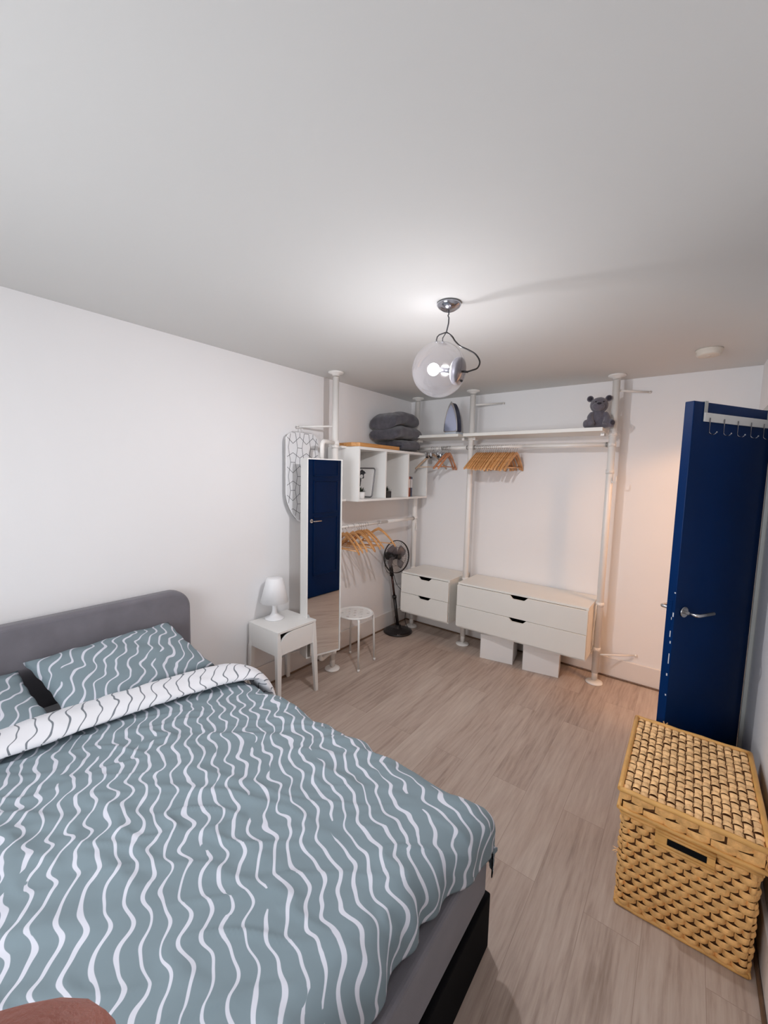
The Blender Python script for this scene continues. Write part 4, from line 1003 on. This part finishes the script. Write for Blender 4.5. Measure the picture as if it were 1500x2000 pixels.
# ------------------------------------------------------------------ woven basket
bk = thing('laundry_basket', 'lidded woven rush chest standing by the open blue door', 'basket', (2.55, -1.755, 0))
bx, by0, by1, bh = 0.192, -0.262, 0.262, 0.398
MB().box((-bx+0.010, by0+0.010, 0.003), (bx-0.010, by1-0.010, bh)).build('gap_shade_core', 'gap_shade_felt', bk)  # added dark core, its colour acts as shade between the strands
def weave(P0, U, V, Nn, nu, nv, amp, style, rnd):
    """cells of bulging rush woven over P0 + u*U + v*V, outward normal Nn"""
    P0, U, V, Nn = Vector(P0), Vector(U), Vector(V), Vector(Nn); mb = MB(); cu, cv = 1/nu, 1/nv; q = 6
    rs = random.Random(rnd)
    for i in range(nu+(1 if style == 'brick' else 0)):
        for j in range(nv):
            off = (0.5*cu if (j % 2 and style == 'brick') else 0)
            u0 = i*cu-off; u1 = u0+cu; v0, v1 = j*cv, (j+1)*cv
            a_, b_ = max(u0, 0), min(u1, 1)
            if b_-a_ < cu*0.2: continue
            hgt = amp*rs.uniform(0.75, 1.25); tilt = rs.uniform(-0.25, 0.25); sx = rs.uniform(0.88, 1.0); sy = rs.uniform(0.86, 1.0)
            if style == 'check': vert = (i+j) % 2
            else: vert = 0
            ju, jv = rs.uniform(-0.06, 0.06)*cu, rs.uniform(-0.05, 0.05)*cv
            g = []
            for s_ in range(q+1):
                row = []
                for t_ in range(q+1):
                    a = 2*s_/q-1; b2 = 2*t_/q-1
                    ex = 1.12 if not vert else 0.90; ey = 0.90 if not vert else 1.10
                    if style == 'brick': ex, ey = 1.06, 0.98
                    # long direction dives under its neighbours, short direction is rounded
                    if not vert: h_ = hgt*(1-abs(a)**2.6*1.35)*(1-0.38*b2*b2); narrow = 1-0.16*abs(a)**3; aa, bb2 = a*ex*sx, b2*ey*sy*narrow
                    else: h_ = hgt*(1-abs(b2)**2.6*1.35)*(1-0.38*a*a); narrow = 1-0.16*abs(b2)**3; aa, bb2 = a*ex*sx*narrow, b2*ey*sy
                    h_ += amp*0.10*tilt*a*4*0.5
                    uu = min(1.004, max(-0.004, (a_+b_)/2+aa*(b_-a_)/2+ju)); vv = min(1.004, max(-0.004, (v0+v1)/2+bb2*cv/2+jv+(0.12*cv*a if style == 'brick' else 0)))
                    row.append(mb.bm.verts.new(P0+U*uu+V*vv+Nn*(h_+0.001)))
                g.append(row)
            for s_ in range(q):
                for t_ in range(q): mb.face([g[s_][t_], g[s_+1][t_], g[s_+1][t_+1], g[s_][t_+1]], True)
    return mb
def side_weave(x0, x1, y0, y1, z0, z1, nf, ns_, nz, amp, rnd):
    mb = weave((x0, y0, z0), (x1-x0, 0, 0), (0, 0, z1-z0), (0, -1, 0), nf, nz, amp, 'brick', rnd)
    for args in (((x1, y0, z0), (0, y1-y0, 0), (0, 0, z1-z0), (1, 0, 0), ns_), ((x0, y1, z0), (0, y0-y1, 0), (0, 0, z1-z0), (-1, 0, 0), ns_), ((x1, y1, z0), (x0-x1, 0, 0), (0, 0, z1-z0), (0, 1, 0), nf)):
        o = weave(args[0], args[1], args[2], args[3], args[4], nz, amp, 'brick', rnd+5)
        me = bpy.data.meshes.new('tmp'); o.bm.to_mesh(me); mb.bm.from_mesh(me); bpy.data.meshes.remove(me); o.bm.free()
    return mb
side_weave(-bx+0.004, bx-0.004, by0+0.004, by1-0.004, 0.008, bh-0.022, 9, 12, 14, 0.0105, 11).build('woven_body', 'rattan', bk)
ri = MB()
def rect_tube(mb, x, y0, y1, z, r, seed=0):
    for a, b_ in (((-x, y0), (x, y0)), ((x, y0), (x, y1)), ((x, y1), (-x, y1)), ((-x, y1), (-x, y0))):
        pts = [(a[0]+(b_[0]-a[0])*k/10, a[1]+(b_[1]-a[1])*k/10, z+0.0015*math.sin(k*1.9+seed)) for k in range(11)]
        mb.tube(pts, r, 10)
rect_tube(ri, bx+0.004, by0-0.004, by1+0.004, bh-0.006, 0.009); ri.build('rim', 'rattan_rim', bk)
ri = MB(); rect_tube(ri, bx+0.002, by0-0.002, by1+0.002, bh-0.021, 0.007, 2); ri.build('rim', 'rattan_rim', bk)
ri = MB(); rect_tube(ri, bx-0.001, by0+0.001, by1-0.001, 0.0078, 0.0075, 1); ri.build('foot_rim', 'rattan_rim', bk)
hp_ = MB(); hz0, hz1, hx0, hx1 = 0.322, 0.380, -0.088, 0.080; yy = by0-0.010
for z in (hz0, hz1): hp_.tube([(hx0, yy, z), (hx1, yy, z)], 0.0058, 10)
for z in (hz0+0.0115, hz1-0.0115): hp_.tube([(hx0, yy, z), (hx1, yy, z)], 0.0058, 10)
hp_.box((hx0, yy-0.002, hz0), (-0.052, yy+0.006, hz1)); hp_.box((0.058, yy-0.002, hz0), (hx1, yy+0.006, hz1))
hob = hp_.build('handle', 'rattan_rim', bk)
MB().box((-0.052, yy-0.003, hz0+0.0175), (0.058, yy+0.004, hz1-0.0175)).build('slot_shade_block', 'upol_dk', hob)  # solid block, black in place of the shade inside the opening
lid = bpy.data.objects.new('lid', None)
lx, ly0, ly1, lz0, lz1 = 0.203, -0.288, 0.284, 0.405, 0.482
lb = side_weave(-lx+0.006, lx-0.006, ly0+0.006, ly1-0.006, lz0+0.006, lz1-0.006, 6, 8, 2, 0.007, 40)
lob = lb.build('lid', 'rattan', bk)
MB().box((-lx+0.014, ly0+0.014, lz0), (lx-0.014, ly1-0.014, lz1-0.004)).build('lid_gap_shade', 'gap_shade_felt', lob)  # dark core under the lid weave, colours its gaps as if shaded
weave((-lx+0.008, ly0+0.008, lz1-0.003), (2*lx-0.016, 0, 0), (0, ly1-ly0-0.016, 0), (0, 0, 1), 15, 19, 0.0085, 'check', 77).build('lid_top', 'rattan_top', lob)
rl = MB(); rect_tube(rl, lx, ly0, ly1, lz1, 0.0095); rect_tube(rl, lx, ly0, ly1, lz0+0.004, 0.0075, 3); rl.build('lid_rim', 'rattan_rim', lob)
fray = MB(); rs = random.Random(4)
for (cx_, cy_, cz_, dn) in ((-lx+0.11, ly1, lz1, (0.1,0.6,1)), (-bx, by0, 0.22, (-1,-0.4,0.15))):
    for k in range(7):
        d = (Vector(dn)+Vector((rs.uniform(-.6,.6), rs.uniform(-.6,.6), rs.uniform(-.4,.4)))).normalized(); p0 = Vector((cx_, cy_, cz_))
        fray.tube([p0, p0+d*0.012, p0+d*0.024+Vector((0,0,-0.004))], 0.0008, 5)
fray.build('loose_ends', 'rattan_top', bk)
bpy.data.objects.remove(lid)

# ------------------------------------------------------------------ the photographer's hand by the lens
def cw(x, y, d): return CAM+rt*((x-750)/F_PX*d)-up*((y-1000)/F_PX*d)+fwd*d
tip = cw(255, 2110, 0.050)
hx_ = (rt*-0.97-up*0.12-fwd*0.2).normalized(); hy_ = (-up*0.9-fwd*0.35-rt*0.05); hy_ = (hy_-hx_*hy_.dot(hx_)).normalized(); hz_ = hx_.cross(hy_)
def HP(a, b_, c): return tip+hx_*a+hy_*b_+hz_*c         # a: towards the wrist, b: across the fingers
hand = thing('person', 'fingertip and hand of the person holding the camera, bottom left', 'person', tuple(HP(0.09, 0.03, 0)))
sk = bmesh.new(); vl = []
def V_(p, r): v = sk.verts.new(p-Vector(hand.location)); vl.append(r); return v
wrist = V_(HP(0.175, 0.035, 0.0), 0.027); palm = V_(HP(0.130, 0.034, 0.0), 0.030); sk.edges.new((wrist, palm))
fore = V_(HP(0.30, 0.060, 0.0), 0.036); sk.edges.new((wrist, fore))
for kn, L, sc in ((0.0, 1.0, 1.12), (0.021, 1.06, 1.0), (0.041, 1.0, 0.96), (0.059, 0.82, 0.85)):
    k1 = V_(HP(0.080, kn, 0.0), 0.0118*sc); sk.edges.new((palm, k1))
    c1 = 0.0 if kn == 0 else 0.010
    k2 = V_(HP(0.080-0.036*L, kn, c1), 0.0102*sc); k3 = V_(HP(0.080-0.059*L, kn, c1*2.2), 0.0096*sc); k4 = V_(HP(0.080-0.080*L, kn, c1*3.6), 0.0092*sc)
    for a, b_ in ((k1, k2), (k2, k3), (k3, k4)): sk.edges.new((a, b_))
t1 = V_(HP(0.135, 0.004, 0.022), 0.015); t2 = V_(HP(0.105, -0.012, 0.036), 0.0125); t3 = V_(HP(0.075, -0.016, 0.046), 0.0105)
for a, b_ in ((wrist, t1), (t1, t2), (t2, t3)): sk.edges.new((a, b_))
me = bpy.data.meshes.new('hand'); sk.to_mesh(me); sk.free(); ho_ = bpy.data.objects.new('hand', me); C.objects.link(ho_); ho_.parent = hand; me.materials.append(M['skin'])
km = ho_.modifiers.new('skin', 'SKIN'); km.use_smooth_shade = True
for i, sv in enumerate(me.skin_vertices[0].data): sv.radius = (vl[i], vl[i]); sv.use_root = (i == 0)
km = ho_.modifiers.new('sub', 'SUBSURF'); km.levels = 2; km.render_levels = 2
MB().ball(HP(0.002, 0.0, 0.0088)-Vector(hand.location), 0.006, 14, 10, (1,1,0.9)).build('fingernail', 'nail', hand)
